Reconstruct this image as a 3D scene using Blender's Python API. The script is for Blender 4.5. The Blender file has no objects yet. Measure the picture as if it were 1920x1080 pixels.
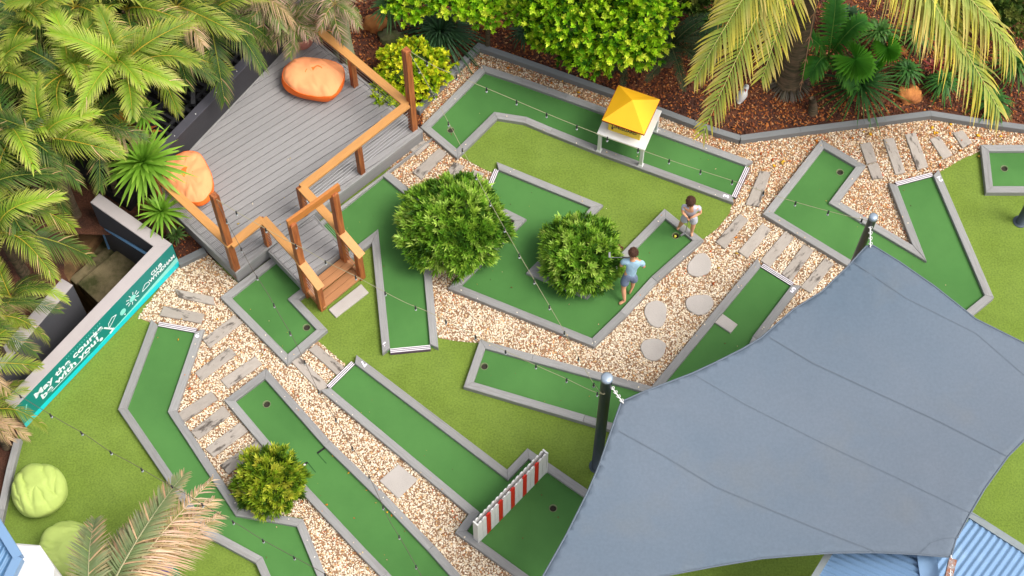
import bpy, bmesh, math, random
import numpy as np
from mathutils import Vector, Matrix, noise, geometry
from math import radians as R, sin, cos, pi, atan2

random.seed(7); rng = np.random.default_rng(7)
sc = bpy.context.scene
COL = sc.collection

# ------------------------------------------------------------------ camera, sky, sun
CAM_H, TILT, FPX = 24.6, R(28), 3203.0
cam_d = bpy.data.cameras.new('camera'); cam = bpy.data.objects.new('camera', cam_d); COL.objects.link(cam)
cam.location = (0, 0, CAM_H); cam.rotation_euler = (TILT, 0, 0)
cam_d.sensor_width = 36; cam_d.lens = FPX/1920*36; cam_d.clip_start = .5; cam_d.clip_end = 600
sc.camera = cam
SUN_EL, SUN_AZ = R(58), R(112)        # azimuth measured from +Y towards +X
w = bpy.data.worlds.new('World'); sc.world = w; w.use_nodes = True
nt = w.node_tree; bg = nt.nodes['Background']
sky = nt.nodes.new('ShaderNodeTexSky'); sky.sky_type = 'NISHITA'; sky.sun_disc = False
sky.sun_elevation = SUN_EL; sky.sun_rotation = SUN_AZ; sky.dust_density = 5.0; sky.air_density = .8; sky.ozone_density = .6
hs = nt.nodes.new('ShaderNodeHueSaturation'); hs.inputs['Saturation'].default_value = .38   # high thin cloud
nt.links.new(sky.outputs[0], hs.inputs['Color']); nt.links.new(hs.outputs[0], bg.inputs[0]); bg.inputs[1].default_value = .15
sl = bpy.data.lights.new('sun', 'SUN'); sun = bpy.data.objects.new('sun', sl); COL.objects.link(sun)
sl.energy = 1.45; sl.angle = R(26); sl.color = (1, .955, .89)
d = Vector((sin(SUN_AZ)*cos(SUN_EL), cos(SUN_AZ)*cos(SUN_EL), sin(SUN_EL)))
sun.rotation_euler = d.to_track_quat('Z', 'Y').to_euler(); sun.location = (0, 10, 30)
sc.view_settings.view_transform = 'Standard'; sc.view_settings.look = 'None'
sc.view_settings.exposure = 0.62; sc.view_settings.gamma = 1

# ------------------------------------------------------------------ helpers
def P(px, py, z=0.0):
    """world point at height z on the sight line of an image pixel (px, py)"""
    u = (px-960)/FPX; v = (540-py)/FPX
    dx, dy, dz = u, sin(TILT)+v*cos(TILT), -cos(TILT)+v*sin(TILT)
    t = (z-CAM_H)/dz
    return Vector((dx*t, dy*t, z))
def lin(c):
    return tuple(((x/255)/12.92 if x/255 <= .04045 else ((x/255+.055)/1.055)**2.4) for x in c)

def jitter(c, a=.1): f = 1+random.uniform(-a, a); return tuple(max(0, x*f*(1+random.uniform(-a/3, a/3))) for x in c)
def link(o, parent=None):
    COL.objects.link(o)
    if parent is not None:
        o.parent = parent
    return o
def tag(o, label=None, cat=None, group=None, kind=None):
    if label: o['label'] = label
    if cat: o['category'] = cat
    if group: o['group'] = group
    if kind: o['kind'] = kind
    return o
def empty(name, loc, rz=0, label=None, cat=None, group=None):
    o = bpy.data.objects.new(name, None); o.location = loc; o.rotation_euler = (0, 0, rz); o.empty_display_size = .1
    link(o); tag(o, label, cat, group); return o
def rel(parent, loc):
    """world location -> location in a parent Empty (z rotation only)"""
    if parent is None: return Vector(loc)
    v = Vector(loc)-Vector(parent.location)
    return Matrix.Rotation(-parent.rotation_euler.z, 3, 'Z') @ v

class MB:
    def __init__(s): s.v = []; s.f = []; s.c = []; s.mi = []; s.cur = 0
    def add(s, vs, fs, col=None):
        n = len(s.v); s.v += [tuple(v) for v in vs]; s.f += [tuple(n+i for i in f) for f in fs]
        s.mi += [s.cur]*len(fs)
        if col is not None:
            if isinstance(col, list): s.c += col
            else: s.c += [col]*len(vs)
        return s
    def box(s, c, size, rz=0, rot=None):
        m = rot if rot is not None else Matrix.Rotation(rz, 3, 'Z')
        vs = [Vector(c)+m@Vector((x*size[0]/2, y*size[1]/2, z*size[2]/2)) for x in (-1, 1) for y in (-1, 1) for z in (-1, 1)]
        return s.add(vs, [(0, 1, 3, 2), (4, 6, 7, 5), (0, 4, 5, 1), (2, 3, 7, 6), (0, 2, 6, 4), (1, 5, 7, 3)])
    def bar(s, a, b, w, h, up=Vector((0, 0, 1))):
        a = Vector(a); b = Vector(b); d = (b-a); L = d.length; d.normalize()
        side = d.cross(up)
        if side.length < 1e-4: side = Vector((1, 0, 0))
        side.normalize(); u = side.cross(d)
        vs = [p+side*w/2*i+u*h/2*j for p in (a, b) for i in (-1, 1) for j in (-1, 1)]
        return s.add(vs, [(0, 2, 3, 1), (4, 5, 7, 6), (0, 1, 5, 4), (2, 6, 7, 3), (0, 4, 6, 2), (1, 3, 7, 5)])
    def tube(s, pts, r, n=8, caps=True):
        pts = [Vector(p) for p in pts]; rs = r if isinstance(r, (list, tuple)) else [r]*len(pts)
        rings = []; prev = None
        for i, p in enumerate(pts):
            t = (pts[min(i+1, len(pts)-1)]-pts[max(i-1, 0)]).normalized()
            ref = Vector((0, 0, 1)) if abs(t.z) < .9 else Vector((1, 0, 0))
            if prev is not None: ref = prev
            a = t.cross(ref).normalized(); b = a.cross(t); prev = b
            rings.append([p+a*rs[i]*cos(2*pi*k/n)+b*rs[i]*sin(2*pi*k/n) for k in range(n)])
        vs = [v for r_ in rings for v in r_]
        fs = [(i*n+k, i*n+(k+1) % n, (i+1)*n+(k+1) % n, (i+1)*n+k) for i in range(len(pts)-1) for k in range(n)]
        if caps: fs += [tuple(range(n)), tuple(reversed([(len(pts)-1)*n+k for k in range(n)]))]
        return s.add(vs, fs)
    def lathe(s, prof, n=20, c=(0, 0, 0), m=None):
        vs = []
        for (r_, z) in prof:
            for k in range(n):
                v = Vector((r_*cos(2*pi*k/n), r_*sin(2*pi*k/n), z))
                if m is not None: v = m@v
                vs.append(v+Vector(c))
        fs = [(i*n+k, i*n+(k+1) % n, (i+1)*n+(k+1) % n, (i+1)*n+k) for i in range(len(prof)-1) for k in range(n)]
        fs += [tuple(reversed(range(n))), tuple((len(prof)-1)*n+k for k in range(n))]
        return s.add(vs, fs)
    def mesh(s, name, mats, smooth=False):
        me = bpy.data.meshes.new(name); me.from_pydata(s.v, [], s.f)
        for m in (mats if isinstance(mats, (list, tuple)) else [mats]): me.materials.append(m)
        if s.c and len(s.c) == len(s.v):
            a = me.color_attributes.new('tint', 'FLOAT_COLOR', 'POINT')
            a.data.foreach_set('color', np.array([(c[0], c[1], c[2], 1) for c in s.c], dtype=np.float32).ravel())
        if any(s.mi): me.polygons.foreach_set('material_index', s.mi)
        if smooth: me.polygons.foreach_set('use_smooth', [True]*len(me.polygons))
        me.update(); return me
    def build(s, name, mat, parent=None, smooth=False, loc=None, recenter=True, rz=0):
        """vertices are world positions; the object's origin is put at loc (or the mesh centre, base)"""
        arr = [Vector(v) for v in s.v]
        if loc is None:
            n = len(arr); loc = Vector((sum(v.x for v in arr)/n, sum(v.y for v in arr)/n, min(v.z for v in arr)))
        loc = Vector(loc); m = Matrix.Rotation(-rz, 3, 'Z')
        s.v = [tuple(m@(v-loc)) for v in arr]
        o = bpy.data.objects.new(name, s.mesh(name, mat, smooth))
        o.location = rel(parent, loc); o.rotation_euler = (0, 0, rz-(parent.rotation_euler.z if parent is not None else 0))
        return link(o, parent)

def area2(poly): return sum(poly[i][0]*poly[(i+1) % len(poly)][1]-poly[(i+1) % len(poly)][0]*poly[i][1] for i in range(len(poly)))/2
def offset_poly(poly, ws):
    """poly CCW list of Vector2; ws inward offset per edge i->i+1"""
    n = len(poly); out = []
    for i in range(n):
        p0, p1, p2 = poly[i-1], poly[i], poly[(i+1) % n]
        d1 = (p1-p0).normalized(); d2 = (p2-p1).normalized()
        n1 = Vector((-d1.y, d1.x)); n2 = Vector((-d2.y, d2.x))
        a = p1+n1*ws[i-1]; b = p1+n2*ws[i]
        cr = d1.x*d2.y-d1.y*d2.x
        if abs(cr) < 1e-3: out.append((a+b)/2); continue
        t = ((b-a).x*d2.y-(b-a).y*d2.x)/cr
        out.append(a+d1*t)
    return out
def prism(mb, poly, z0, z1, ch=.006):
    """upright prism with a small chamfer round its top; poly = list of xy"""
    poly = [Vector((p[0], p[1])) for p in poly]
    if area2(poly) < 0: poly = poly[::-1]
    inn = offset_poly(poly, [ch]*len(poly)); n = len(poly)
    vs = [(p.x, p.y, z0) for p in poly]+[(p.x, p.y, z1-ch) for p in poly]+[(p.x, p.y, z1) for p in inn]
    fs = [(i, (i+1) % n, n+(i+1) % n, n+i) for i in range(n)]+[(n+i, n+(i+1) % n, 2*n+(i+1) % n, 2*n+i) for i in range(n)]
    fs += [tuple(2*n+i for i in range(n)), tuple(reversed(range(n)))]
    mb.add(vs, fs)
def sheet(name, polys, z, mat, parent=None, kind=None):
    """flat sheet; polys[0] outline, others holes (lists of xy)"""
    loops = [[Vector((p[0], p[1], 0)) for p in pl] for pl in polys]
    tris = geometry.tessellate_polygon(loops); flat = [v for l in loops for v in l]
    fs = []
    for t in tris:
        a, b, c = [flat[i] for i in t]
        fs.append(tuple(t) if (b-a).cross(c-a).z > 0 else (t[0], t[2], t[1]))
    mb = MB(); mb.add([(v.x, v.y, z) for v in flat], fs)
    o = mb.build(name, mat, parent, loc=(0, 0, z) if parent is None else None)
    if kind: o['kind'] = kind
    return o
def inside(pts, poly):
    x, y = pts[:, 0], pts[:, 1]; res = np.zeros(len(pts), bool); n = len(poly)
    for i in range(n):
        x1, y1 = poly[i][0], poly[i][1]; x2, y2 = poly[(i+1) % n][0], poly[(i+1) % n][1]
        c = ((y1 > y) != (y2 > y)) & (x < (x2-x1)*(y-y1)/((y2-y1) if y2 != y1 else 1e-9)+x1)
        res ^= c
    return res
def clip(poly, a, b):
    """keep the part of poly to the left of a->b"""
    out = []; n = len(poly); d = b-a
    side = lambda p: d.x*(p.y-a.y)-d.y*(p.x-a.x)
    for i in range(n):
        p, q = poly[i], poly[(i+1) % n]; sp, sq = side(p), side(q)
        if sp >= 0: out.append(p)
        if (sp >= 0) != (sq >= 0): out.append(p+(q-p)*(sp/(sp-sq)))
    return out
def xy(px, py, z=0): v = P(px, py, z); return Vector((v.x, v.y))
def ptop(pts, z): return [xy(a, b, z) for a, b in pts]

# ------------------------------------------------------------------ materials
def M(name, col, rough=.65, var=.12, scale=15, bump=.0, bscale=60, attr=False, rand=0, stretch=(1, 1, 1), trans=0, metal=0,
      col2=None, mix=(.42, .62), fine=0, fscale=220, spec=.3, stain=None, huerand=0):
    m = bpy.data.materials.new(name); m.use_nodes = True; t = m.node_tree; N = t.nodes; L = t.links
    b = N['Principled BSDF']; b.inputs['Roughness'].default_value = rough; b.inputs['Metallic'].default_value = metal
    b.inputs['Specular IOR Level'].default_value = spec
    tc = N.new('ShaderNodeTexCoord'); mp = N.new('ShaderNodeMapping'); mp.inputs['Scale'].default_value = stretch
    L.new(tc.outputs['Object'], mp.inputs[0]); src = mp.outputs[0]
    if rand or huerand or stain:
        oi = N.new('ShaderNodeObjectInfo')
        va = N.new('ShaderNodeVectorMath'); va.operation = 'ADD'; L.new(src, va.inputs[0])
        sc_ = N.new('ShaderNodeVectorMath'); sc_.operation = 'SCALE'; sc_.inputs[0].default_value = (37, 53, 11); L.new(oi.outputs['Random'], sc_.inputs['Scale'])
        L.new(sc_.outputs[0], va.inputs[1]); src = va.outputs[0]
    if attr:
        a = N.new('ShaderNodeAttribute'); a.attribute_name = 'tint'; base = a.outputs['Color']
    else:
        rgb = N.new('ShaderNodeRGB'); rgb.outputs[0].default_value = (*lin(col), 1); base = rgb.outputs[0]
    def noise_(s, det=5, r_=.6):
        n = N.new('ShaderNodeTexNoise'); n.inputs['Scale'].default_value = s; n.inputs['Detail'].default_value = det; n.inputs['Roughness'].default_value = r_
        L.new(src, n.inputs['Vector']); return n.outputs['Fac']
    def maprange(x, a0, a1, b0, b1):
        r_ = N.new('ShaderNodeMapRange'); L.new(x, r_.inputs[0])
        for i, v in enumerate((a0, a1, b0, b1)): r_.inputs[i+1].default_value = v
        return r_.outputs[0]
    def mul(c, f):
        v = N.new('ShaderNodeVectorMath'); v.operation = 'SCALE'; L.new(c, v.inputs[0]); L.new(f, v.inputs['Scale']); return v.outputs[0]
    def mixc(f, c1, c2):
        x = N.new('ShaderNodeMix'); x.data_type = 'RGBA'; L.new(f, x.inputs['Factor']); L.new(c1, x.inputs[6])
        if isinstance(c2, tuple): x.inputs[7].default_value = (*c2, 1)
        else: L.new(c2, x.inputs[7])
        return x.outputs[2]
    if col2 is not None:
        base = mixc(maprange(noise_(scale*.6, 6), mix[0], mix[1], 0, 1), base, lin(col2))
    if stain:
        base = mixc(maprange(noise_(stain[1], 4), stain[2], stain[2]+.1, 0, stain[3]), base, lin(stain[0]))
    if var: base = mul(base, maprange(noise_(scale), .25, .75, 1-var, 1+var))
    if fine: base = mul(base, maprange(noise_(fscale, 2), .3, .7, 1-fine, 1+fine))
    if rand: base = mul(base, maprange(oi.outputs['Random'], 0, 1, 1-rand, 1+rand))
    L.new(base, b.inputs['Base Color'])
    if bump:
        bn = N.new('ShaderNodeBump'); bn.inputs['Strength'].default_value = bump; bn.inputs['Distance'].default_value = .02
        L.new(noise_(bscale, 4), bn.inputs['Height']); L.new(bn.outputs[0], b.inputs['Normal'])
    if trans:
        tr = N.new('ShaderNodeBsdfTranslucent'); L.new(base, tr.inputs['Color'])
        mx = N.new('ShaderNodeMixShader'); mx.inputs[0].default_value = trans
        L.new(b.outputs[0], mx.inputs[1]); L.new(tr.outputs[0], mx.inputs[2]); L.new(mx.outputs[0], N['Material Output'].inputs[0])
    return m

m_soil = M('soil', (92, 58, 42), .95, .35, 3, .9, 40, col2=(58, 40, 32), fine=.35, fscale=45)
m_mulch = M('bark_mulch', (78, 50, 40), .95, .35, 2, .9, 50, col2=(112, 66, 42), fine=.4, fscale=60)
m_chip = M('bark_chip', (120, 72, 48), .9, 0, attr=True)
m_lawn = M('lawn_turf', (115, 137, 58), .95, .12, 2.6, .7, 120, col2=(110, 132, 52), mix=(.38, .64), fine=.2, fscale=34, spec=.15)
m_green = M('putting_turf', (66, 112, 54), .92, .12, .8, .2, 200, col2=(74, 120, 60), mix=(.4, .62), fine=.07, fscale=240)
m_gbase = M('gravel_base', (150, 118, 90), .95, .3, 4, .8, 60, fine=.35, fscale=70)
m_pebble = M('pebble', (200, 180, 160), .7, 0, attr=True)
m_curb = M('composite_board', (142, 141, 139), .75, .12, 5, .3, 40, stretch=(.8, 10, 10), rand=.12, fine=.06, fscale=30, stain=((122, 118, 116), 1.2, .56, .45))
m_curbd = M('dark_composite_edging', (118, 120, 120), .75, .08, 6, .2, 40, stretch=(.6, 10, 10), rand=.06)
m_deck = M('deck_board_grey', (142, 140, 139), .75, .10, 5, .3, 40, stretch=(.5, 12, 12), rand=.07, fine=.08, fscale=30)
m_fascia = M('deck_fascia', (136, 134, 133), .75, .08, 5, .2, 40, stretch=(.5, .5, 12), rand=.04)
m_dark = M('shadow_gap_timber', (34, 32, 32), .9, .1)
m_paver = M('paver_timber_look', (164, 155, 145), .85, .10, 5, .3, 30, stretch=(1.6, 4, 4), rand=.10, fine=.08, fscale=50, stain=((70, 62, 56), 2.4, .555, .85))
m_stone = M('stepping_stone', (172, 165, 158), .85, .08, 3, .25, 50, rand=.04, fine=.06, fscale=90)
m_wood = M('stained_timber', (180, 114, 54), .5, .16, 4, .2, 30, stretch=(.7, 9, 9), rand=.08, fine=.08, fscale=25, spec=.4)
m_post = M('stained_post', (166, 100, 54), .55, .2, 4, .2, 30, stretch=(9, 9, .7), rand=.10, col2=(132, 70, 38), spec=.35)
m_tread = M('step_tread', (166, 116, 76), .6, .14, 4, .2, 30, stretch=(.7, 9, 9), rand=.08)
m_rail = M('handrail_timber', (192, 138, 78), .5, .12, 4, .15, 30, stretch=(.7, 9, 9), rand=.05, fine=.06, fscale=25, spec=.4)
m_steel = M('steel', (170, 170, 172), .35, .05, metal=.9)
m_white = M('white_paint', (212, 211, 208), .5, .05, 6, spec=.4)
m_whiteline = M('white_strip', (225, 222, 222), .5, .05)
m_purple = M('tee_plate', (92, 72, 92), .6, .08)
m_red = M('red_paint', (196, 34, 22), .5, .08, 8, spec=.4)
m_yel = M('yellow_roof', (238, 178, 30), .45, .05, 3, spec=.4)
m_yelb = M('yellow_wall', (235, 200, 50), .5, .06, 6)
m_rtrim = M('red_brown_trim', (140, 48, 22), .6, .1)
m_black = M('black_metal', (34, 34, 37), .5, .15, 5, spec=.4)
m_blackw = M('black_render', (56, 55, 58), .75, .12, 3, .15, 60)
m_blackt = M('black_render_top', (70, 69, 76), .7, .12, 4)
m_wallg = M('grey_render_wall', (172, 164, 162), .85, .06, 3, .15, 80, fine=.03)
m_wallshade = M('shaded_grey_render', (78, 78, 82), .85, .06, 3, .15, 80)  # wall grey darkened for the upright faces: shade put into the colour
m_conc = M('mossy_concrete', (122, 110, 82), .95, .3, 4, .5, 40, col2=(70, 72, 40))
m_dirt = M('dry_dirt', (140, 106, 72), .95, .3, 4, .5, 40, col2=(92, 72, 46))
m_bluer = M('blue_rail_paint', (98, 140, 178), .4, .05, spec=.5)
m_teal = M('banner_teal', (12, 128, 120), .45, .05, 3)
m_teal2 = M('banner_aqua', (140, 220, 206), .45, .05, 3)
m_cyan = M('banner_cyan', (20, 205, 212), .45, .05, 3)
m_print = M('banner_print_white', (232, 240, 240), .5, 0)
m_sail = M('shade_sail_cloth', (107, 116, 127), .8, .05, .35, .12, 90, col2=(92, 108, 123), mix=(.3, .7), trans=.08, fine=.05, fscale=24, stain=((112, 116, 118), .55, .54, .3))
m_seam = M('sail_seam', (96, 106, 117), .8, .06)
m_roof = M('blue_roof_metal', (116, 148, 182), .42, .06, 2, metal=.1, spec=.5, stain=((150, 178, 205), .8, .6, .4))
m_gutter = M('gutter_grey', (130, 138, 140), .5, .15, 6, metal=.4)
m_rust = M('rusty_bracket', (140, 92, 68), .7, .25, 20, col2=(150, 150, 150))
m_cable = M('cable_pale', (150, 146, 116), .6, .05)
m_cabled = M('cable_dark', (92, 84, 74), .6, .05)
m_sock = M('bulb_socket', (44, 44, 50), .5, .1)
m_bulb = M('bulb_glass', (180, 185, 188), .1, 0, spec=.8)
m_pole = M('steel_pole', (66, 76, 84), .4, .15, 5, stretch=(1, 1, .3), metal=.5, spec=.5)
m_polecap = M('galvanised_cap', (158, 172, 186), .4, .1, 8, metal=.5)
m_orange = M('orange_fabric', (238, 112, 42), .7, .06, 4, .2, 14, spec=.25)
m_peach = M('peach_fabric', (244, 160, 108), .75, .06, 4, .3, 10, spec=.2)
m_lime = M('lime_fabric', (170, 188, 100), .7, .06, 4, .25, 10, spec=.25)
m_terra = M('terracotta_pink', (206, 140, 122), .8, .1, 6, .2, 40)
m_rocko = M('orange_rock', (190, 124, 66), .9, .2, 5, .8, 20, col2=(150, 92, 52))
m_rockm = M('mossy_rock', (110, 108, 76), .95, .25, 8, .9, 25, col2=(78, 88, 48))
m_leaf = M('leaf', (80, 120, 40), .5, .06, 20, attr=True, trans=.27, spec=.22)
m_bark = M('palm_bark', (104, 86, 66), .95, .25, 8, .9, 30, stretch=(1, 1, 5), col2=(70, 66, 48))
m_barkg = M('mossy_grey_bark', (138, 138, 112), .95, .2, 6, .7, 25, col2=(104, 116, 70))
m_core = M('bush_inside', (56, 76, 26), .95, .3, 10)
m_skin = M('skin', (214, 158, 122), .6, .05, 10, spec=.3)
m_hair = M('brown_hair', (70, 42, 28), .6, .3, 60, .6, 90, stretch=(1, 1, .3))
m_teew = M('white_tee', (190, 188, 200), .85, .05, 8, .5, 25)
m_teeb = M('pale_blue_tee', (150, 182, 202), .85, .06, 8, .6, 25)
m_shw = M('white_shorts', (186, 188, 196), .85, .05, 8, .4, 25)
m_shg = M('grey_shorts', (108, 122, 146), .85, .06, 8, .4, 25)
m_cup = M('cup_liner', (104, 116, 80), .6, .1)
m_cupd = M('cup_bottom', (50, 44, 36), .8, .1)
m_ball = M('yellow_ball', (214, 208, 66), .4, 0, spec=.5)
m_num = M('number_paint', (232, 226, 236), .6, .03)

# ------------------------------------------------------------------ ground, lawn, beds, gravel
Z_LAWN, Z_GRAV, Z_PATCH, Z_TURF, Z_CURB = .012, .018, .032, .05, .115
WT = .75                                                        # top of the rendered walls
I1, I2 = xy(292, 457, WT), xy(62, 698, WT)
ext2 = I2+(I2-I1)*.75
W3a, W3b = xy(136, 534, WT), xy(64, 618, WT)
ext3 = W3b+(W3b-W3a)*1.9
hole = [I1, ext2, ext3, W3a, xy(100, 470, WT), xy(100, 395, WT), xy(212, 398, WT)]
sheet('ground', [[(-120, -90), (120, -90), (120, 150), (-120, 150)], hole], 0, m_soil, kind='structure')
lawn_px = [(337, 500), (33, 815), (-12, 1010), (-60, 1340), (2400, 1340), (2400, 300), (2080, 262), (1920, 240), (1745, 214), (1387, 260), (1153, 178), (897, 90), (797, 190), (793, 245), (442, 515), (380, 474)]
sheet('lawn', [ptop(lawn_px, Z_LAWN)], Z_LAWN, m_lawn, kind='structure')
mulch_px = [(600, 60), (793, 243), (797, 188), (897, 86), (1153, 174), (1302, 230), (1387, 258), (1745, 212), (1920, 238), (2400, 300), (2400, -500), (300, -500)]
sheet('garden_bed', [ptop(mulch_px, .016)], .016, m_mulch, kind='structure')
small_px = [(250, 380), (322, 452), (337, 492), (383, 472), (345, 412), (300, 372)]
sheet('garden_bed', [ptop(small_px, .02)], .02, m_mulch, kind='structure')
G1 = [(790, 248), (797, 188), (897, 86), (1153, 176), (1302, 232), (1387, 260), (1745, 214), (1920, 240), (2150, 270), (2150, 285), (1839, 283), (1800, 300), (1763, 322), (1740, 400), (1700, 560), (1640, 560), (1600, 700), (1400, 760), (1222, 730), (1080, 690), (960, 655), (900, 643), (860, 640), (822, 634), (806, 560), (797, 390), (724, 322)]
G2 = [(447, 532), (383, 472), (335, 492), (258, 596), (283, 605), (331, 769), (452, 952), (567, 972), (600, 1200), (1060, 1200), (1060, 1146), (853, 997), (878, 963), (601, 731), (648, 684), (597, 640), (538, 670), (425, 560)]
L1 = [(858, 290), (928, 212), (985, 222), (1030, 240), (1122, 277), (1375, 372), (1368, 400), (1345, 428), (1322, 446), (1312, 452), (1246, 402), (1135, 512), (1095, 546), (1003, 507), (1120, 388), (937, 312), (927, 325), (905, 316), (885, 305)]
sheet('gravel_path', [ptop(G1, Z_GRAV)], Z_GRAV, m_gbase, kind='structure')
for q_ in ([(905, 365), (940, 395), (962, 412), (900, 470), (850, 480)], [(1010, 507), (1097, 543), (1170, 465), (1107, 407)]):
    sheet('garden_bed', [ptop(q_, .036)], .036, m_mulch, kind='structure')
sheet('gravel_path', [ptop(G2, Z_GRAV)], Z_GRAV, m_gbase, kind='structure')
sheet('lawn', [ptop(L1, Z_PATCH)], Z_PATCH, m_lawn, kind='structure')

# ------------------------------------------------------------------ putting lanes
CW = .128
LANES = []   # (polygon px, edge kinds, cups, number, label)
LANES.append(dict(n=6, pts=[(727, 320), (797, 378), (822, 652), (717, 662), (697, 455), (560, 561), (614, 618), (538, 683), (413, 557), (447, 530)],
    e='bbtbbbbbbn', cups=[(575, 614)], num=('6', (721, 647), (769, 657), 1),
    label='green putting lane marked 6 that bends under the timber steps beside the deck'))
LANES.append(dict(n=7, pts=[(668, 665), (951, 880), (989, 840), (1210, 992), (1060, 1148), (853, 998), (879, 963), (601, 731)],
    e='bbbbbbbt', cups=[(1037, 953)], num=('7', (681, 682), (634, 698), -1),
    label='green putting lane marked 7 crossed by the red and white picket barrier'))
LANES.append(dict(n=9, pts=[(499, 690), (619, 826), (725, 929), (814, 1022), (905, 1125), (765, 1140), (715, 1082), (674, 1040), (564, 922), (420, 750)],
    e='bbbbbbbbbb', cups=[(500, 758)], num=None,
    label='long straight green putting lane with two turf slots, right of the small bush'))
LANES.append(dict(n=8, pts=[(284, 598), (383, 616), (331, 769), (452, 953), (568, 973), (612, 1080), (640, 1150), (520, 1150), (492, 1085), (479, 1055), (381, 1002), (221, 767)],
    e='tbbbbbbbbbbb', cups=[], num=('8', (371, 627), (334, 609), 1),
    label='crooked green putting lane marked 8 running past the lime bean bags on the left lawn'))
LANES.append(dict(n=5, pts=[(1420, 484), (1502, 535), (1425, 637), (1320, 858), (869, 725), (900, 636), (1000, 664), (1222, 724)],
    e='tbbbbbbb', cups=[(908, 687)], num=('5', (1487, 543), (1454, 509), 1),
    label='L-shaped green putting lane marked 5 that passes under the shade sail'))
LANES.append(dict(n=4, pts=[(931, 303), (1131, 384), (1010, 507), (1097, 543), (1246, 391), (1320, 450), (1232, 528), (1174, 592), (1114, 650), (840, 540), (965, 414), (921, 392), (908, 358)],
    e='bbbbbbbbbbbbt', cups=[(1267, 442)], num=None,
    label='winding green putting lane where the two boys play, with a round bush in its middle'))
LANES.append(dict(n=3, pts=[(905, 121), (981, 146), (1065, 176), (1412, 302), (1376, 380), (1120, 286), (1030, 250), (983, 230), (932, 222), (857, 296), (788, 238)],
    e='bbbtbbbbbbb', cups=[(845, 244)], num=('3', (1362, 368), (1396, 340), -1),
    label='green putting lane marked 3 running under the yellow-roofed hut table'))
LANES.append(dict(n=2, pts=[(1540, 261), (1624, 310), (1574, 377), (1711, 459), (1666, 342), (1760, 317), (1864, 558), (1788, 620), (1430, 401)],
    e='bbbbtbbbb', cups=[(1575, 323)], num=('2', (1762, 335), (1712, 331), 1),
    label='V-shaped green putting lane marked 2 around the gravel triangle at the top of the sail'))
LANES.append(dict(n=1, pts=[(1839, 271), (2090, 271), (2090, 361), (1849, 361)], e='bbbb', cups=[(1883, 316)], num=None,
    label='square-ended green putting lane cut off by the right edge of the photo'))

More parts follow.
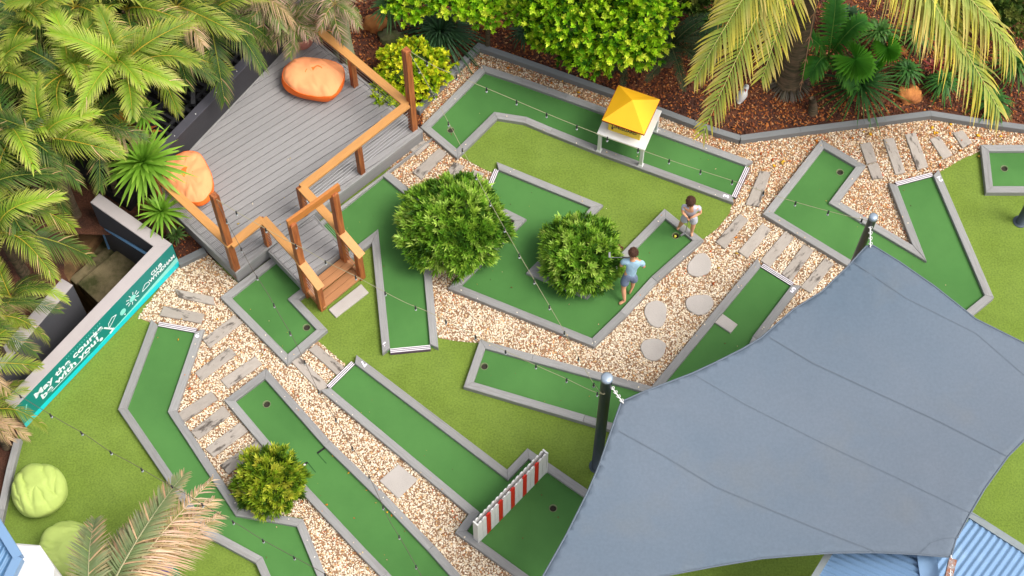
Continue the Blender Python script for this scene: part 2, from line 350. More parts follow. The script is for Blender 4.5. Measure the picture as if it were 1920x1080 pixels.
FORBID = []
def board(name, mb, mat, parent, a, b):
    """build so that local X runs along a->b"""
    return mb.build(name, mat, parent, rz=atan2(b.y-a.y, b.x-a.x))
def make_lane(L):
    poly = ptop(L['pts'], Z_CURB); e = L['e']; n = len(poly)
    ccw = area2(poly) > 0
    if not ccw:
        poly = poly[::-1]; e = [e[(n-2-i) % n] for i in range(n)]
    w_ = [{'b': CW, 't': .085, 'n': 0}[k] for k in e]
    inn = offset_poly(poly, w_)
    half = offset_poly(poly, [x*.5 for x in w_])
    c = sum(poly, Vector((0, 0)))/n
    root = empty('putting_lane', (c.x, c.y, 0), 0, L['label'], 'golf lane')
    FORBID.append(poly)
    # turf with real holes for the cups
    loops = [half]
    for (px, py) in L['cups']:
        q = xy(px, py, Z_TURF); loops.append([q+Vector((cos(-2*pi*k/20), sin(-2*pi*k/20)))*.058 for k in range(20)])
    sheet('turf', loops, Z_TURF, m_green, root)
    for (px, py) in L['cups']:
        q = P(px, py, Z_TURF); mb = MB(); k = 20
        prof = [(.066, .004), (.060, .006), (.053, .002), (.050, -.005), (.048, -.028)]
        vs = [(q.x+r_*cos(2*pi*i/k), q.y+r_*sin(2*pi*i/k), Z_TURF+z) for r_, z in prof for i in range(k)]
        mb.add(vs, [(j*k+i, j*k+(i+1) % k, (j+1)*k+(i+1) % k, (j+1)*k+i) for j in range(4) for i in range(k)])
        cup = mb.build('cup', m_cup, root, smooth=True)
        mb = MB(); mb.add([(q.x+.048*cos(2*pi*i/k), q.y+.048*sin(2*pi*i/k), Z_TURF-.028) for i in range(k)], [tuple(range(k))])
        o = mb.build('cup_base', m_cupd); o.location = Vector(o.location)-Vector(root.location)-Vector(cup.location); o.parent = cup
    for i in range(n):
        a, b = poly[i], poly[(i+1) % n]; a2, b2 = inn[i], inn[(i+1) % n]
        if e[i] == 'b':
            # long boards come in lengths with a butt joint
            Ln = (b-a).length; k = max(1, round(Ln/2.6))
            for j in range(k):
                s0, s1 = j/k, (j+1)/k; g = .0015/Ln
                q = [a.lerp(b, s0+(g if j else 0)), a.lerp(b, s1-(g if j < k-1 else 0)), a2.lerp(b2, s1-(g if j < k-1 else 0)), a2.lerp(b2, s0+(g if j else 0))]
                mb = MB(); dz = random.uniform(-.003, .003); prism(mb, q, .0, Z_CURB+dz, .007)
                board('border_board', mb, m_curb, root, a, b)
        elif e[i] == 't':
            # the tee sits between the two border boards: purple plate and three white strips
            d = (b-a).normalized(); nn = Vector((-d.y, d.x))
            A = a+d*CW*.98; B = b-d*CW*.98
            mb = MB(); prism(mb, [A, B, B+nn*.085, A+nn*.085], 0, .075, .003); pl = board('tee_plate', mb, m_purple, root, a, b)
            for j in range(3):
                mb = MB(); o_ = .010+j*.029; prism(mb, [A+nn*o_, B+nn*o_, B+nn*(o_+.014), A+nn*(o_+.014)], .0752, .0832, .002)
                board('tee_strip', mb, m_whiteline, root, a, b)
    if L['num']:
        ch, (px, py), (qx, qy), sgn = L['num']
        q = P(px, py, Z_CURB+.005)
        cu = bpy.data.curves.new('lane_number', 'FONT'); cu.body = ch; cu.size = .135; cu.extrude = .0015; cu.offset = .006; cu.align_x = 'CENTER'; cu.align_y = 'CENTER'
        cu.materials.append(m_num); o = bpy.data.objects.new('lane_number', cu); link(o, root)
        dv = P(qx, qy)-P(px, py)
        ang = {'6': R(5), '7': R(-127), '8': R(162), '5': R(143), '3': R(71), '2': R(-156)}[ch]
        o.rotation_euler = (0, 0, ang); o.location = rel(root, q)
    return root
for L in LANES: make_lane(L)

# flap marks on lane 9: two short dark slots with a turned-up turf flap
lane9 = [o for o in bpy.data.objects if o.get('label', '').startswith('long straight green')][0]
for (a, b, c) in [((617, 834), (595, 850), (612, 869)), ((560, 876), (577, 867), (592, 886))]:
    A, B, C_ = P(*a, Z_TURF), P(*b, Z_TURF), P(*c, Z_TURF)
    mb = MB(); mb.bar(A+Vector((0, 0, .006)), B+Vector((0, 0, .006)), .028, .012); mb.build('turf_slot', m_dark, lane9, rz=0)
    mb = MB(); mb.bar(B+Vector((0, 0, .004)), C_+Vector((0, 0, .002)), .012, .006); mb.build('turf_seam', M('turf_seam', (44, 84, 40), .9, .1), lane9)

# block standing in lane 5
def paver_obj(name, pts, z0, z1, label, cat, group=None, mat=None, parent=None):
    q = ptop(pts, z1); FORBID.append(q)
    a, b = (q[0], q[1]) if (q[1]-q[0]).length > (q[2]-q[1]).length else (q[1], q[2])
    mb = MB(); prism(mb, q, z0, z1, .008)
    o = mb.build(name, mat or m_paver, parent, rz=atan2(b.y-a.y, b.x-a.x))
    tag(o, label, cat, group); return o
paver_obj('stepping_block', [(1355, 588), (1383, 608), (1370, 624), (1340, 604)], Z_TURF, .085, 'small pale rectangular block lying on the green lane beside the sail edge', 'block', mat=m_stone)
GP = 'timber-look pavers set in the gravel'
pavers = [
 ([(327, 541), (400, 556), (402, 572), (335, 557)], 'weathered brown-grey paver nearest the teal banner wall, below the deck corner'),
 ([(307, 573), (383, 588), (377, 606), (299, 591)], 'paver just above the tee of the lane marked 8'),
 ([(440, 590), (455, 604), (393, 652), (379, 636)], 'clean pale paver beside the outer corner of the lane marked 6, below the deck'),
 ([(430, 650), (443, 664), (378, 714), (365, 698)], 'pale paver to the right of the lane marked 8, second below the deck'),
 ([(478, 667), (491, 682), (427, 728), (413, 712)], 'pale paver touching the gravel between lane 6 and the long lane top'),
 ([(396, 733), (408, 748), (344, 792), (331, 776)], 'brown stained paver at the bend of the lane marked 8'),
 ([(419, 760), (433, 777), (371, 824), (357, 809)], 'paver with a small dark mark left of the long straight lane'),
 ([(450, 791), (465, 808), (400, 857), (384, 841)], 'plain paver, second from the bottom left of the small conical bush'),
 ([(481, 824), (497, 838), (428, 889), (412, 872)], 'paver partly behind the small conical bush'),
 ([(578, 655), (593, 645), (650, 692), (636, 707)], 'dark stained paver beside the tee of the lane marked 7, right-hand one of the pair'),
 ([(546, 678), (562, 668), (616, 722), (601, 736)], 'dark stained paver beside the tee of the lane marked 7, left-hand one of the pair'),
 ([(793, 261), (806, 270), (781, 291), (768, 280)], 'short half-buried paver against the deck, topmost of its row'),
 ([(823, 277), (838, 287), (790, 336), (773, 322)], 'clean long paver below the cup end of the lane marked 3'),
 ([(852, 303), (871, 311), (841, 346), (823, 341)], 'stained paver just above the large round bush'),
 ([(887, 317), (908, 324), (893, 352), (872, 346)], 'short paver beside the striped tee of the lane above the large bush'),
 ([(1425, 320), (1446, 322), (1423, 387), (1398, 383)], 'paver beside the tee of the lane marked 3'),
 ([(1387, 400), (1403, 412), (1359, 466), (1342, 453)], 'paver with a dark stain at the edge of the bright lawn, right of the boys'),
 ([(1430, 418), (1446, 430), (1402, 484), (1384, 471)], 'plain paver second from the lawn, right of the boys'),
 ([(1472, 433), (1489, 445), (1443, 501), (1426, 488)], 'plain paver above the tee of the lane marked 5'),
 ([(1508, 457), (1526, 469), (1483, 528), (1466, 513)], 'paver with two dark spots beside the tee of the lane marked 5'),
 ([(1547, 483), (1564, 494), (1520, 549), (1501, 538)], 'paver nearest the corner of the shade sail'),
 ([(1612, 269), (1633, 266), (1645, 302), (1625, 307)], 'upper half of the broken paver beside the cup of the lane marked 2'),
 ([(1626, 309), (1646, 304), (1656, 333), (1636, 336)], 'lower half of the broken paver beside the cup of the lane marked 2'),
 ([(1656, 260), (1676, 258), (1698, 323), (1679, 327)], 'long stained paver above the tee of the lane marked 2, second from the left'),
 ([(1697, 252), (1717, 248), (1741, 312), (1720, 318)], 'long heavily stained paver in the middle of the upper right row'),
 ([(1743, 260), (1761, 254), (1786, 290), (1768, 298)], 'shorter paver fourth in the upper right row, with a stain at its top'),
 ([(1786, 248), (1806, 244), (1823, 267), (1805, 277)], 'short paver at the right end of the upper right row'),
]
for q, lab in pavers: paver_obj('paver', q, 0, .058, lab, 'paver', GP)
paver_obj('paver', [(677, 532), (691, 548), (630, 595), (616, 580)], 0, .05, 'pale rectangular paver on the lawn at the foot of the timber steps', 'paver', None, m_stone)
paver_obj('paver', [(747, 870), (783, 899), (747, 935), (711, 901)], 0, .045, 'square grey concrete paver in the gravel beside the long lane', 'paver', None, m_stone)
for (cx, cy, rx, ry, s, lab) in [(1312, 497, 22, 22, 3, 'rounded stepping stone nearest the boys, highest of the four'), (1230, 587, 23, 23, 5, 'rounded stepping stone left of the middle pair, beside the lane border'),
        (1312, 570, 24, 21, 8, 'rounded stepping stone right of the middle pair, beside the lane marked 5'), (1225, 654, 26, 19, 11, 'rounded stepping stone lowest of the four, above the steel pole')]:
    pts = []
    for k in range(22):
        a = 2*pi*k/22; f = 1+.10*sin(2*a+s)+.06*sin(3*a+s*2)+.02*sin(7*a+s)
        pts.append((cx+rx*f*cos(a), cy+ry*f*sin(a)))
    paver_obj('stepping_stone', pts, 0, .055, lab, 'stepping stone', 'rounded stepping stones in the gravel', m_stone)

# garden edging boards
def edging(pts, z, wd, label, mat=m_curbd, h0=0):
    pl = ptop(pts, z); c = pl[len(pl)//2]
    root = empty('garden_edging', (c.x, c.y, 0), 0, label, 'edging')
    n = len(pl); L_, R_ = [], []
    for i, p in enumerate(pl):
        d1 = (p-pl[i-1]).normalized() if i else (pl[1]-p).normalized()
        d2 = (pl[i+1]-p).normalized() if i < n-1 else d1
        t = (d1+d2).normalized(); nn = Vector((-t.y, t.x)); k = wd/2/max(.3, nn.dot(Vector((-d1.y, d1.x))))
        L_.append(p+nn*k); R_.append(p-nn*k)
    for i in range(n-1):
        mb = MB(); prism(mb, [R_[i], R_[i+1], L_[i+1], L_[i]], h0, z, .006); board('border_board', mb, mat, root, pl[i], pl[i+1])
    return root
edging([(782, 206), (806, 178), (852, 130), (898, 85), (960, 106), (1060, 141), (1153, 174), (1228, 202), (1302, 230), (1345, 245), (1388, 258)], .15, .11, 'dark grey garden edging between the mulch bed and lane 3, with a pointed corner')
edging([(1388, 258), (1500, 243), (1620, 228), (1745, 212), (1835, 226), (1920, 238), (2090, 262)], .15, .11, 'dark grey garden edging below the palm and cycads at the upper right')
edging([(334, 492), (384, 468)], .13, .12, 'short grey edging board between the banner corner and the deck')
edging([(33, 822), (18, 880), (2, 955), (-15, 1040)], .13, .11, 'narrow grey edging at the left end of the lawn below the banner', m_curb)

# ------------------------------------------------------------------ gravel pebbles (stuff) and bark chips
ico_v = []
t_ = (1+5**.5)/2
for a, b in ((-1, t_), (1, t_), (-1, -t_), (1, -t_)): ico_v.append((a, b, 0))
for a, b in ((-1, t_), (1, t_), (-1, -t_), (1, -t_)): ico_v.append((0, a, b))
for a, b in ((t_, -1), (t_, 1), (-t_, -1), (-t_, 1)): ico_v.append((a, 0, b))
ico_v = np.array(ico_v)/np.linalg.norm(ico_v[0])
ico_f = np.array([(0, 11, 5), (0, 5, 1), (0, 1, 7), (0, 7, 10), (0, 10, 11), (1, 5, 9), (5, 11, 4), (11, 10, 2), (10, 7, 6), (7, 1, 8), (3, 9, 4), (3, 4, 2), (3, 2, 6), (3, 6, 8), (3, 8, 9), (4, 9, 5), (2, 4, 11), (6, 2, 10), (8, 6, 7), (9, 8, 1)])
oct_v = np.array([(1, 0, 0), (-1, 0, 0), (0, 1, 0), (0, -1, 0), (0, 0, 1), (0, 0, -1)], float)
oct_f = np.array([(0, 2, 4), (2, 1, 4), (1, 3, 4), (3, 0, 4), (2, 0, 5), (1, 2, 5), (3, 1, 5), (0, 3, 5)])
def scatter(name, poly_px, z, dens, smin, smax, pal, probs, base_v, base_f, mat, forbid, flat=(.45, .7), spec_fn=None, long=1.0):
    poly = ptop(poly_px, z); arr = np.array([(p.x, p.y) for p in poly])
    lo, hi = arr.min(0), arr.max(0); lo = np.maximum(lo, (-10, 6.5)); hi = np.minimum(hi, (12, 22.5))
    n = int((hi-lo).prod()*dens); pts = rng.uniform(lo, hi, (n, 2))
    pts = pts[inside(pts, poly)]
    for f in forbid: pts = pts[~inside(pts, f)]
    n = len(pts); V = len(base_v)
    jit = rng.uniform(.72, 1.22, (n, V, 1)); v = base_v[None]*jit
    s = rng.uniform(smin, smax, n)[:, None, None]; fl = rng.uniform(flat[0], flat[1], n)
    asp = rng.uniform(.6, 1, n)/long
    v = v*s; v[:, :, 1] *= asp[:, None]; v[:, :, 2] *= fl[:, None]
    tilt = rng.normal(0, .25, n); ct, st = np.cos(tilt)[:, None], np.sin(tilt)[:, None]
    x, zz = v[:, :, 0]*ct-v[:, :, 2]*st, v[:, :, 0]*st+v[:, :, 2]*ct
    a = rng.uniform(0, 2*pi, n)[:, None]
    X = x*np.cos(a)-v[:, :, 1]*np.sin(a)+pts[:, 0:1]; Y = x*np.sin(a)+v[:, :, 1]*np.cos(a)+pts[:, 1:2]
    Z = zz+z+rng.uniform(.0, .012, n)[:, None]
    vv = np.stack([X, Y, Z], 2).reshape(-1, 3).astype(np.float32)
    ff = (base_f[None]+(np.arange(n)*V)[:, None, None]).reshape(-1, 3)
    me = bpy.data.meshes.new(name); me.vertices.add(len(vv)); me.vertices.foreach_set('co', vv.ravel())
    me.loops.add(ff.size); me.loops.foreach_set('vertex_index', ff.ravel().astype(np.int32))
    me.polygons.add(len(ff)); me.polygons.foreach_set('loop_start', np.arange(0, ff.size, 3, dtype=np.int32)); me.polygons.foreach_set('loop_total', np.full(len(ff), 3, np.int32))
    me.update(calc_edges=True)
    pal = np.array([lin(c) for c in pal])
    if spec_fn is not None:
        w_ = spec_fn(pts); u = rng.uniform(0, 1, n)
        idx = np.where(u < w_, rng.choice(len(pal), n, p=probs[1]), rng.choice(len(pal), n, p=probs[0]))
    else: idx = rng.choice(len(pal), n, p=probs)
    c = pal[idx]*rng.uniform(.82, 1.12, (n, 1)); c = np.concatenate([c, np.ones((n, 1))], 1)
    c = np.repeat(c, V, 0).astype(np.float32)
    at = me.color_attributes.new('tint', 'FLOAT_COLOR', 'POINT'); at.data.foreach_set('color', c.ravel())
    me.materials.append(mat); o = bpy.data.objects.new(name, me); link(o); o['kind'] = 'stuff'; return o, n
PAL = [(236, 220, 194), (222, 202, 172), (242, 230, 210), (208, 178, 136), (190, 130, 84), (160, 130, 104), (214, 164, 106), (122, 92, 70), (200, 96, 50)]
light = np.array([.34, .24, .26, .07, .02, .03, .04, .015, .0]); light /= light.sum()
warm = np.array([.16, .16, .07, .17, .15, .06, .12, .06, .05]); warm /= warm.sum()
def warmth(pts):   # browner towards the planted side, where leaves and bark blow in
    w_ = np.clip((pts[:, 1]-13.4)/2.6, 0, 1)
    nz = np.array([noise.noise(Vector((x*.9, y*.9, 3))) for x, y in pts])
    return np.clip(w_*.9+nz*.55+.02, 0, 1)
fb = [[p for p in f] for f in FORBID]
o, n1 = scatter('gravel', G1, Z_GRAV, 2600, .0085, .0195, PAL, (light, warm), ico_v, ico_f, m_pebble, fb+[ptop(L1, Z_PATCH)], spec_fn=warmth)
tag(o, 'cream and orange pebbles of the gravel paths between the lanes', 'gravel')
o, n2 = scatter('gravel', G2, Z_GRAV, 2600, .0085, .0195, PAL, (light, warm), ico_v, ico_f, m_pebble, fb, spec_fn=warmth)
tag(o, 'cream pebbles of the gravel path between the lanes on the left', 'gravel')
PALM = [(164, 92, 48), (104, 58, 38), (186, 114, 56), (72, 44, 34), (196, 140, 92), (132, 70, 44)]
o, n3 = scatter('bark_mulch', [(600, 60), (793, 243), (797, 188), (897, 82), (1153, 168), (1302, 225), (1387, 250), (1745, 205), (1920, 230), (2100, 255), (2100, -120), (560, -120)], .02, 800, .018, .046, PALM, ([.14, .30, .08, .32, .04, .12], [.26, .16, .26, .12, .12, .08]), oct_v, oct_f, m_chip, [], flat=(.15, .3), long=1.8, spec_fn=lambda p: np.clip(1.05-np.hypot(p[:, 0]-P(1480, 225).x, (p[:, 1]-P(1480, 225).y)*1.6)/1.9, .12, 1))
tag(o, 'reddish brown bark mulch of the planted bed', 'mulch')
o, n4 = scatter('bark_mulch', small_px, .022, 500, .018, .045, PALM, [.24, .24, .1, .24, .04, .14], oct_v, oct_f, m_chip, [], flat=(.15, .3), long=1.8)
tag(o, 'dark bark mulch between the stair wall and the deck', 'mulch')
lf = [(226, 170, 40), (204, 120, 40), (186, 150, 60), (170, 84, 36)]
o, n5 = scatter('fallen_leaves', [(800, 130), (900, 90), (1390, 262), (1745, 216), (1960, 250), (1760, 320), (1500, 260), (1420, 420), (1320, 560), (1380, 430), (1440, 300), (910, 118)], .045, 12, .03, .055, lf, [.35, .25, .2, .2], oct_v, oct_f, m_chip, [], flat=(.08, .2), long=1.5)
tag(o, 'yellow and brown fallen leaves lying on the gravel', 'leaves')
o, n5b = scatter('fallen_leaves', [(340, 500), (640, 640), (900, 1000), (700, 1080), (300, 600)], .045, 2.5, .02, .04, lf, [.45, .2, .15, .2], oct_v, oct_f, m_chip, FORBID[:2], flat=(.08, .2), long=1.5)
tag(o, 'few yellow fallen leaves on the left gravel path', 'leaves')
o, _ = scatter('leaf_litter', [(440, 505), (780, 240), (600, 100), (500, 140), (360, 290), (330, 370)], .365, 1.6, .012, .028, [(190, 160, 60), (120, 90, 50), (210, 200, 180)], [.5, .3, .2], oct_v, oct_f, m_chip, [], flat=(.1, .25), long=1.5)
tag(o, 'few small leaves scattered on the deck boards', 'leaf litter')
for L in LANES:
    if L['n'] in (1,): continue
    o, _ = scatter('leaf_litter', [tuple(p) for p in L['pts']], Z_TURF+.002, 3.0, .008, .02, [(120, 90, 50), (170, 140, 70), (80, 60, 40), (200, 170, 130)], [.3, .3, .2, .2], oct_v, oct_f, m_chip, [], flat=(.1, .3), long=1.5)
    tag(o, 'few leaf scraps and stray grit on the green turf of a lane', 'leaf litter')
for nm_, G_ in (('right', G1), ('left', G2)):
    gp_ = ptop(G_, Z_GRAV); strays = []
    for L in LANES:
        pl = ptop(L['pts'], Z_CURB)
        for i in range(len(pl)):
            if L['e'][i] != 'b': continue
            a, b = pl[i], pl[(i+1) % len(pl)]; c_ = sum(pl, Vector((0, 0)))/len(pl)
            for k in range(int((b-a).length*2.2)):
                q = a.lerp(b, random.random()); n_ = Vector(((b-a).y, -(b-a).x)).normalized()
                if inside(np.array([[q.x+n_.x*.15, q.y+n_.y*.15]]), gp_)[0] and not inside(np.array([[q.x+n_.x*.15, q.y+n_.y*.15]]), pl)[0]: strays.append(q-n_*random.uniform(.01, .09))
                elif inside(np.array([[q.x-n_.x*.15, q.y-n_.y*.15]]), gp_)[0] and not inside(np.array([[q.x-n_.x*.15, q.y-n_.y*.15]]), pl)[0]: strays.append(q+n_*random.uniform(.01, .09))
    mb = MB()
    for q in strays:
        s_ = random.uniform(.009, .017); c = jitter(lin(random.choice(PAL[:5])), .15); a = random.uniform(0, 6)
        mb.add([Vector((q.x, q.y, Z_CURB+s_*.4))+Matrix.Rotation(a, 3, 'Z')@Vector((v[0]*s_, v[1]*s_*.7, v[2]*s_*.5)) for v in ico_v], [tuple(int(x) for x in f) for f in ico_f], c)
    if strays:
        o = mb.build('stray_pebbles', m_pebble); tag(o, 'single pebbles kicked onto the lane borders on the %s paths' % nm_, 'pebbles', kind='stuff')
print('pebbles', n1, n2, 'chips', n3, n4, n5)

# ------------------------------------------------------------------ deck
ZD = .36
deck_px = [(442, 513), (793, 245), (568, 52), (351, 286), (310, 330), (296, 372)]
deck = empty('timber_deck', P(520, 320, 0), 0, 'raised grey composite deck with two orange bean bags', 'deck')
dpoly = ptop(deck_px, ZD)
if area2(dpoly) < 0: dpoly = dpoly[::-1]
plat = ptop([(502, 471), (589, 402), (647, 468), (562, 533)], ZD)
if area2(plat) < 0: plat = plat[::-1]
ddir = (xy(545, 243, ZD)-xy(464, 293.5, ZD)).normalized(); dn = Vector((-ddir.y, ddir.x))
def planks(poly, pitch, name='deck_board'):
    ts = [p.dot(dn) for p in poly]; t0 = math.floor(min(ts)/pitch)*pitch
    while t0 < max(ts):
        a, b = t0+.0055, t0+pitch-.0055
        q = clip(list(poly), dn*a, dn*a+ddir); q = clip(q, dn*b+ddir, dn*b) if len(q) > 2 else q
        if len(q) > 2 and abs(area2(q)) > .004:
            mb = MB(); prism(mb, q, ZD-.028, ZD+random.uniform(-.0015, .0015), .003)
            mb.build(name, m_deck, deck, rz=atan2(ddir.y, ddir.x))
        t0 += pitch
trim_w = .05
inner = offset_poly(dpoly, [trim_w]*len(dpoly))
planks(inner, .128); pin = offset_poly(plat, [.03]*4); planks(pin, .128)
mb = MB(); prism(mb, offset_poly(dpoly, [.03]*6), .0, ZD-.035, .003); mb.build('subframe', m_dark, deck)
mb = MB(); prism(mb, offset_poly(plat, [.035]*4), ZD-.20, ZD-.035, .003); mb.build('subframe', m_dark, deck)
for poly, hh in ((dpoly, .34), (plat, .2)):
    n = len(poly); ins = offset_poly(poly, [trim_w-.004 if poly is dpoly else .026]*n)
    for i in range(n):
        a, b, a2, b2 = poly[i], poly[(i+1) % n], ins[i], ins[(i+1) % n]
        mb = MB(); prism(mb, [a, b, b2, a2], ZD-.06, ZD+.003, .004); board('trim', mb, m_curb, deck, a, b)
        d_ = (b-a).normalized(); nn = Vector((-d_.y, d_.x))
        for j, (za, zb) in enumerate(((ZD-.065, ZD-.19), (ZD-.195, ZD-.33))):
            if zb < ZD-hh: continue
            o_ = .006+.004*j
            mb = MB(); prism(mb, [a+nn*o_, b+nn*o_, b+nn*(o_+.02), a+nn*(o_+.02)], max(zb, .015), za, .003); board('fascia_board', mb, m_fascia, deck, a, b)

# railing: posts, handrails, wires
ZR = ZD+.84
def post_mesh(base, z0, z1, s=.095, mat=m_post, parent=None, rz=0, name='post', chamf=True):
    mb = MB(); r_ = s/2; m = Matrix.Rotation(rz, 3, 'Z'); vs = []
    for (z, k) in ((z0, 1), (z1-.02, 1), (z1, .75)):
        vs += [Vector((base.x, base.y, z))+m@Vector((x*r_*k, y*r_*k, 0)) for x, y in ((-1, -1), (1, -1), (1, 1), (-1, 1))]
    mb.add(vs, [(0, 1, 5, 4), (1, 2, 6, 5), (2, 3, 7, 6), (3, 0, 4, 7), (4, 5, 9, 8), (5, 6, 10, 9), (6, 7, 11, 10), (7, 4, 8, 11), (8, 9, 10, 11), (3, 2, 1, 0)])
    return mb.build(name, mat, parent)
def rail_run(root, a, b, w_=.14, t=.04, mat=m_rail):
    mb = MB(); mb.bar(a, b, w_, t); return mb.build('handrail', mat, root, rz=atan2(b.y-a.y, b.x-a.x))
def wires(root, a, b, za, zb, n=8, r_=.0035):
    for i in range(n):
        z = za+(zb-za)*(i+.5)/n; mb = MB(); mb.tube([(a.x, a.y, z), (b.x, b.y, z)], r_, 5); mb.build('wire', m_steel, root)
edge_rz = atan2((P(793, 245)-P(442, 513)).y, (P(793, 245)-P(442, 513)).x)
rl = empty('deck_railing', P(700, 250, 0), 0, 'stained timber railing with steel wires along the back and right of the deck', 'railing')
corner = xy(775, 241, ZD); post_mesh(corner, .1, 2.62, .11, m_post, rl, edge_rz)
bmid = xy(665, 160, ZD); post_mesh(bmid, .1, ZR-.03, .095, m_post, rl, edge_rz)
bend = xy(562, 66, ZD); post_mesh(bend, .1, ZR-.03, .095, m_post, rl, edge_rz)
rmid = xy(678, 323, ZD); post_mesh(rmid, .1, ZR-.03, .095, m_post, rl, edge_rz)
rcor = xy(572, 400, ZD); post_mesh(rcor, .1, ZR-.03, .095, m_post, rl, edge_rz)
V3 = lambda q, z: Vector((q.x, q.y, z))
cr, br, rc = P(764, 196, ZR), P(590, 50, ZR), P(566, 352, ZR)
rail_run(rl, cr, br); rail_run(rl, cr+Vector((0, 0, .001)), rc+Vector((0, 0, .001)))
wires(rl, corner, bend, ZD+.05, ZR-.05); wires(rl, corner, rcor, ZD+.05, ZR-.05)
gpr = xy(646, 479, ZD); gpl = xy(573, 534, ZD)
rail_run(rl, rc+Vector((0, 0, .004)), V3(gpr, ZR+.004)); wires(rl, rcor, gpr, ZD+.05, ZR-.05, 7)
ll = empty('deck_railing', P(420, 480, 0), 0, 'stained timber railing round the front left corner of the deck', 'railing')
lcor = xy(442, 503, ZD); post_mesh(lcor, .1, 2.66, .11, m_post, ll, edge_rz)
lmid = xy(503, 458, ZD); post_mesh(lmid, .1, ZR-.03, .095, m_post, ll, edge_rz)
lc, lb, lm = P(433, 460, ZR), P(300, 335, ZR), P(493, 411, ZR)
rail_run(ll, lc, lb); rail_run(ll, lc+Vector((0, 0, .001)), lm+Vector((0, 0, .001))); rail_run(ll, lm+Vector((0, 0, .004)), V3(gpl, ZR+.004))
wires(ll, lcor, xy(305, 385, ZD), ZD+.05, ZR-.05); wires(ll, lcor, lmid, ZD+.05, ZR-.05); wires(ll, lmid, gpl, ZD+.05, ZR-.05, 7)
post_mesh(xy(305, 383, ZD), .1, ZR-.03, .095, m_post, ll, edge_rz)
# steps with gate frame
st = empty('entry_steps', P(610, 540, 0), 0, 'timber steps with a portal frame leading up to the deck', 'steps')
ZG = 2.33
post_mesh(gpl, .0, ZG, .11, m_post, st, edge_rz); post_mesh(gpr, .0, ZG, .11, m_post, st, edge_rz)
a_, b_ = P(539, 420, ZG+.03), P(636, 350, ZG+.03)
mb = MB(); mb.bar(a_, b_, .05, .17); mb.build('crossbeam', m_wood, st, rz=atan2(b_.y-a_.y, b_.x-a_.x))
sd = (gpr-gpl).normalized(); so = Vector((sd.y, -sd.x))
for k, (p0_, p1_, z) in enumerate((((580, 547), (656, 486), .24), ((600, 567), (671, 509), .125))):
    c0 = xy(*p0_, z); c1 = xy(*p1_, z); e_ = (c1-c0).normalized(); so_k = Vector((e_.y, -e_.x)); c0 = c0-e_*.03; c1 = c1+e_*.03
    for j in range(2):
        q0 = c0+so_k*(.122*j-.12); q1 = c1+so_k*(.122*j-.12)
        mb = MB(); prism(mb, [q0, q1, q1+so_k*.117, q0+so_k*.117], z-.04, z, .005); board('step_tread', mb, m_tread, st, q0, q1)
for g, pe in ((gpl, (604, 579)), (gpr, (678, 521))):
    ep = xy(*pe, 0); sx = (ep-g).normalized(); post_mesh(ep, 0, .80, .10, m_post, st, edge_rz)
    rail_run(st, V3(g-sx*.04, ZR-.02), V3(ep+sx*.09, .83))
    mb = MB(); q0, q1 = V3(g+sx*.02, .20), V3(ep, .05); mb.bar(q0, q1, .04, .14); mb.build('stringer', m_tread, st)
    for i in range(5):
        mb = MB(); mb.tube([V3(g, .45+i*.12), V3(ep, .2+i*.12)], .0035, 5); mb.build('wire', m_steel, st)

# black wall behind the deck and slatted screen
fa, fb_ = xy(351, 286, ZD), xy(510, 119, ZD); wd = (fb_-fa).normalized(); wn = Vector((-wd.y, wd.x))
if wn.x > 0: wn = -wn
A, B = fa-wd*.9, fb_+wd*1.1
bw = empty('black_wall', (fa.x, fa.y, 0), 0, 'low black rendered wall along the upper left side of the deck', 'wall')
mb = MB(); prism(mb, [A, B, B+wn*.14, A+wn*.14], -.0, .93, .005); board('wall_face', mb, m_blackw, bw, A, B)
mb = MB(); A2, B2 = A-wn*.0-wd*.01, B+wd*.01; prism(mb, [A2-wn*.006, B2-wn*.006, B2+wn*.15, A2+wn*.15], .932, .955, .004); board('coping', mb, m_blackt, bw, A, B)
for k in range(8):
    q = A.lerp(B, (k+.5)/8)+wn*.05; mb = MB(); mb.lathe([(.009, 0), (.009, .006)], 8, (q.x, q.y, .955)); mb.build('bolt', m_white, bw)
bs = empty('slatted_screen', (fa.x-1, fa.y+.5, 0), 0, 'black slatted metal screen between the palms and the low black wall', 'screen')
S0 = A+wn*.2; S1 = B+wn*.2-wd*.8
for k in range(26):
    q = S0.lerp(S1, k/25); e_ = q+wn*(1.35-.25*(k % 2))
    mb = MB(); mb.bar(V3(q, .80), V3(e_, .62), .055, .03); mb.build('slat', m_black, bs)
for f in (.15, .55, .95, 1.3):
    mb = MB(); mb.bar(V3(S0+wn*f, .80-.13*f), V3(S1+wn*f, .80-.13*f), .05, .05); mb.build('frame_rail', m_black, bs)
mb = MB(); q = S0.lerp(S1, .42); mb.bar(V3(q, .97), V3(q+wn*.75+wd*.95, 1.35), .07, .07); mb.build('brace', m_black, bs)
mb = MB(); prism(mb, [S0-wd*.4, S1+wd*1.4, S1+wd*1.4+wn*1.6, S0-wd*.4+wn*1.6], .01, .25, .01); o = mb.build('screen_base', m_dark, bs)

# ------------------------------------------------------------------ stair walls, banner, stairs
O1, O2 = xy(322, 457, WT), xy(28, 764, WT); bd = (O2-O1).normalized()
O2x = O2+bd*.02
wl = empty('stair_wall', (O1.x, O1.y, 0), 0, 'light grey rendered L-shaped wall carrying the teal banner above the stairwell', 'wall')
I2x = I2+(I2-I1).normalized()*1.2
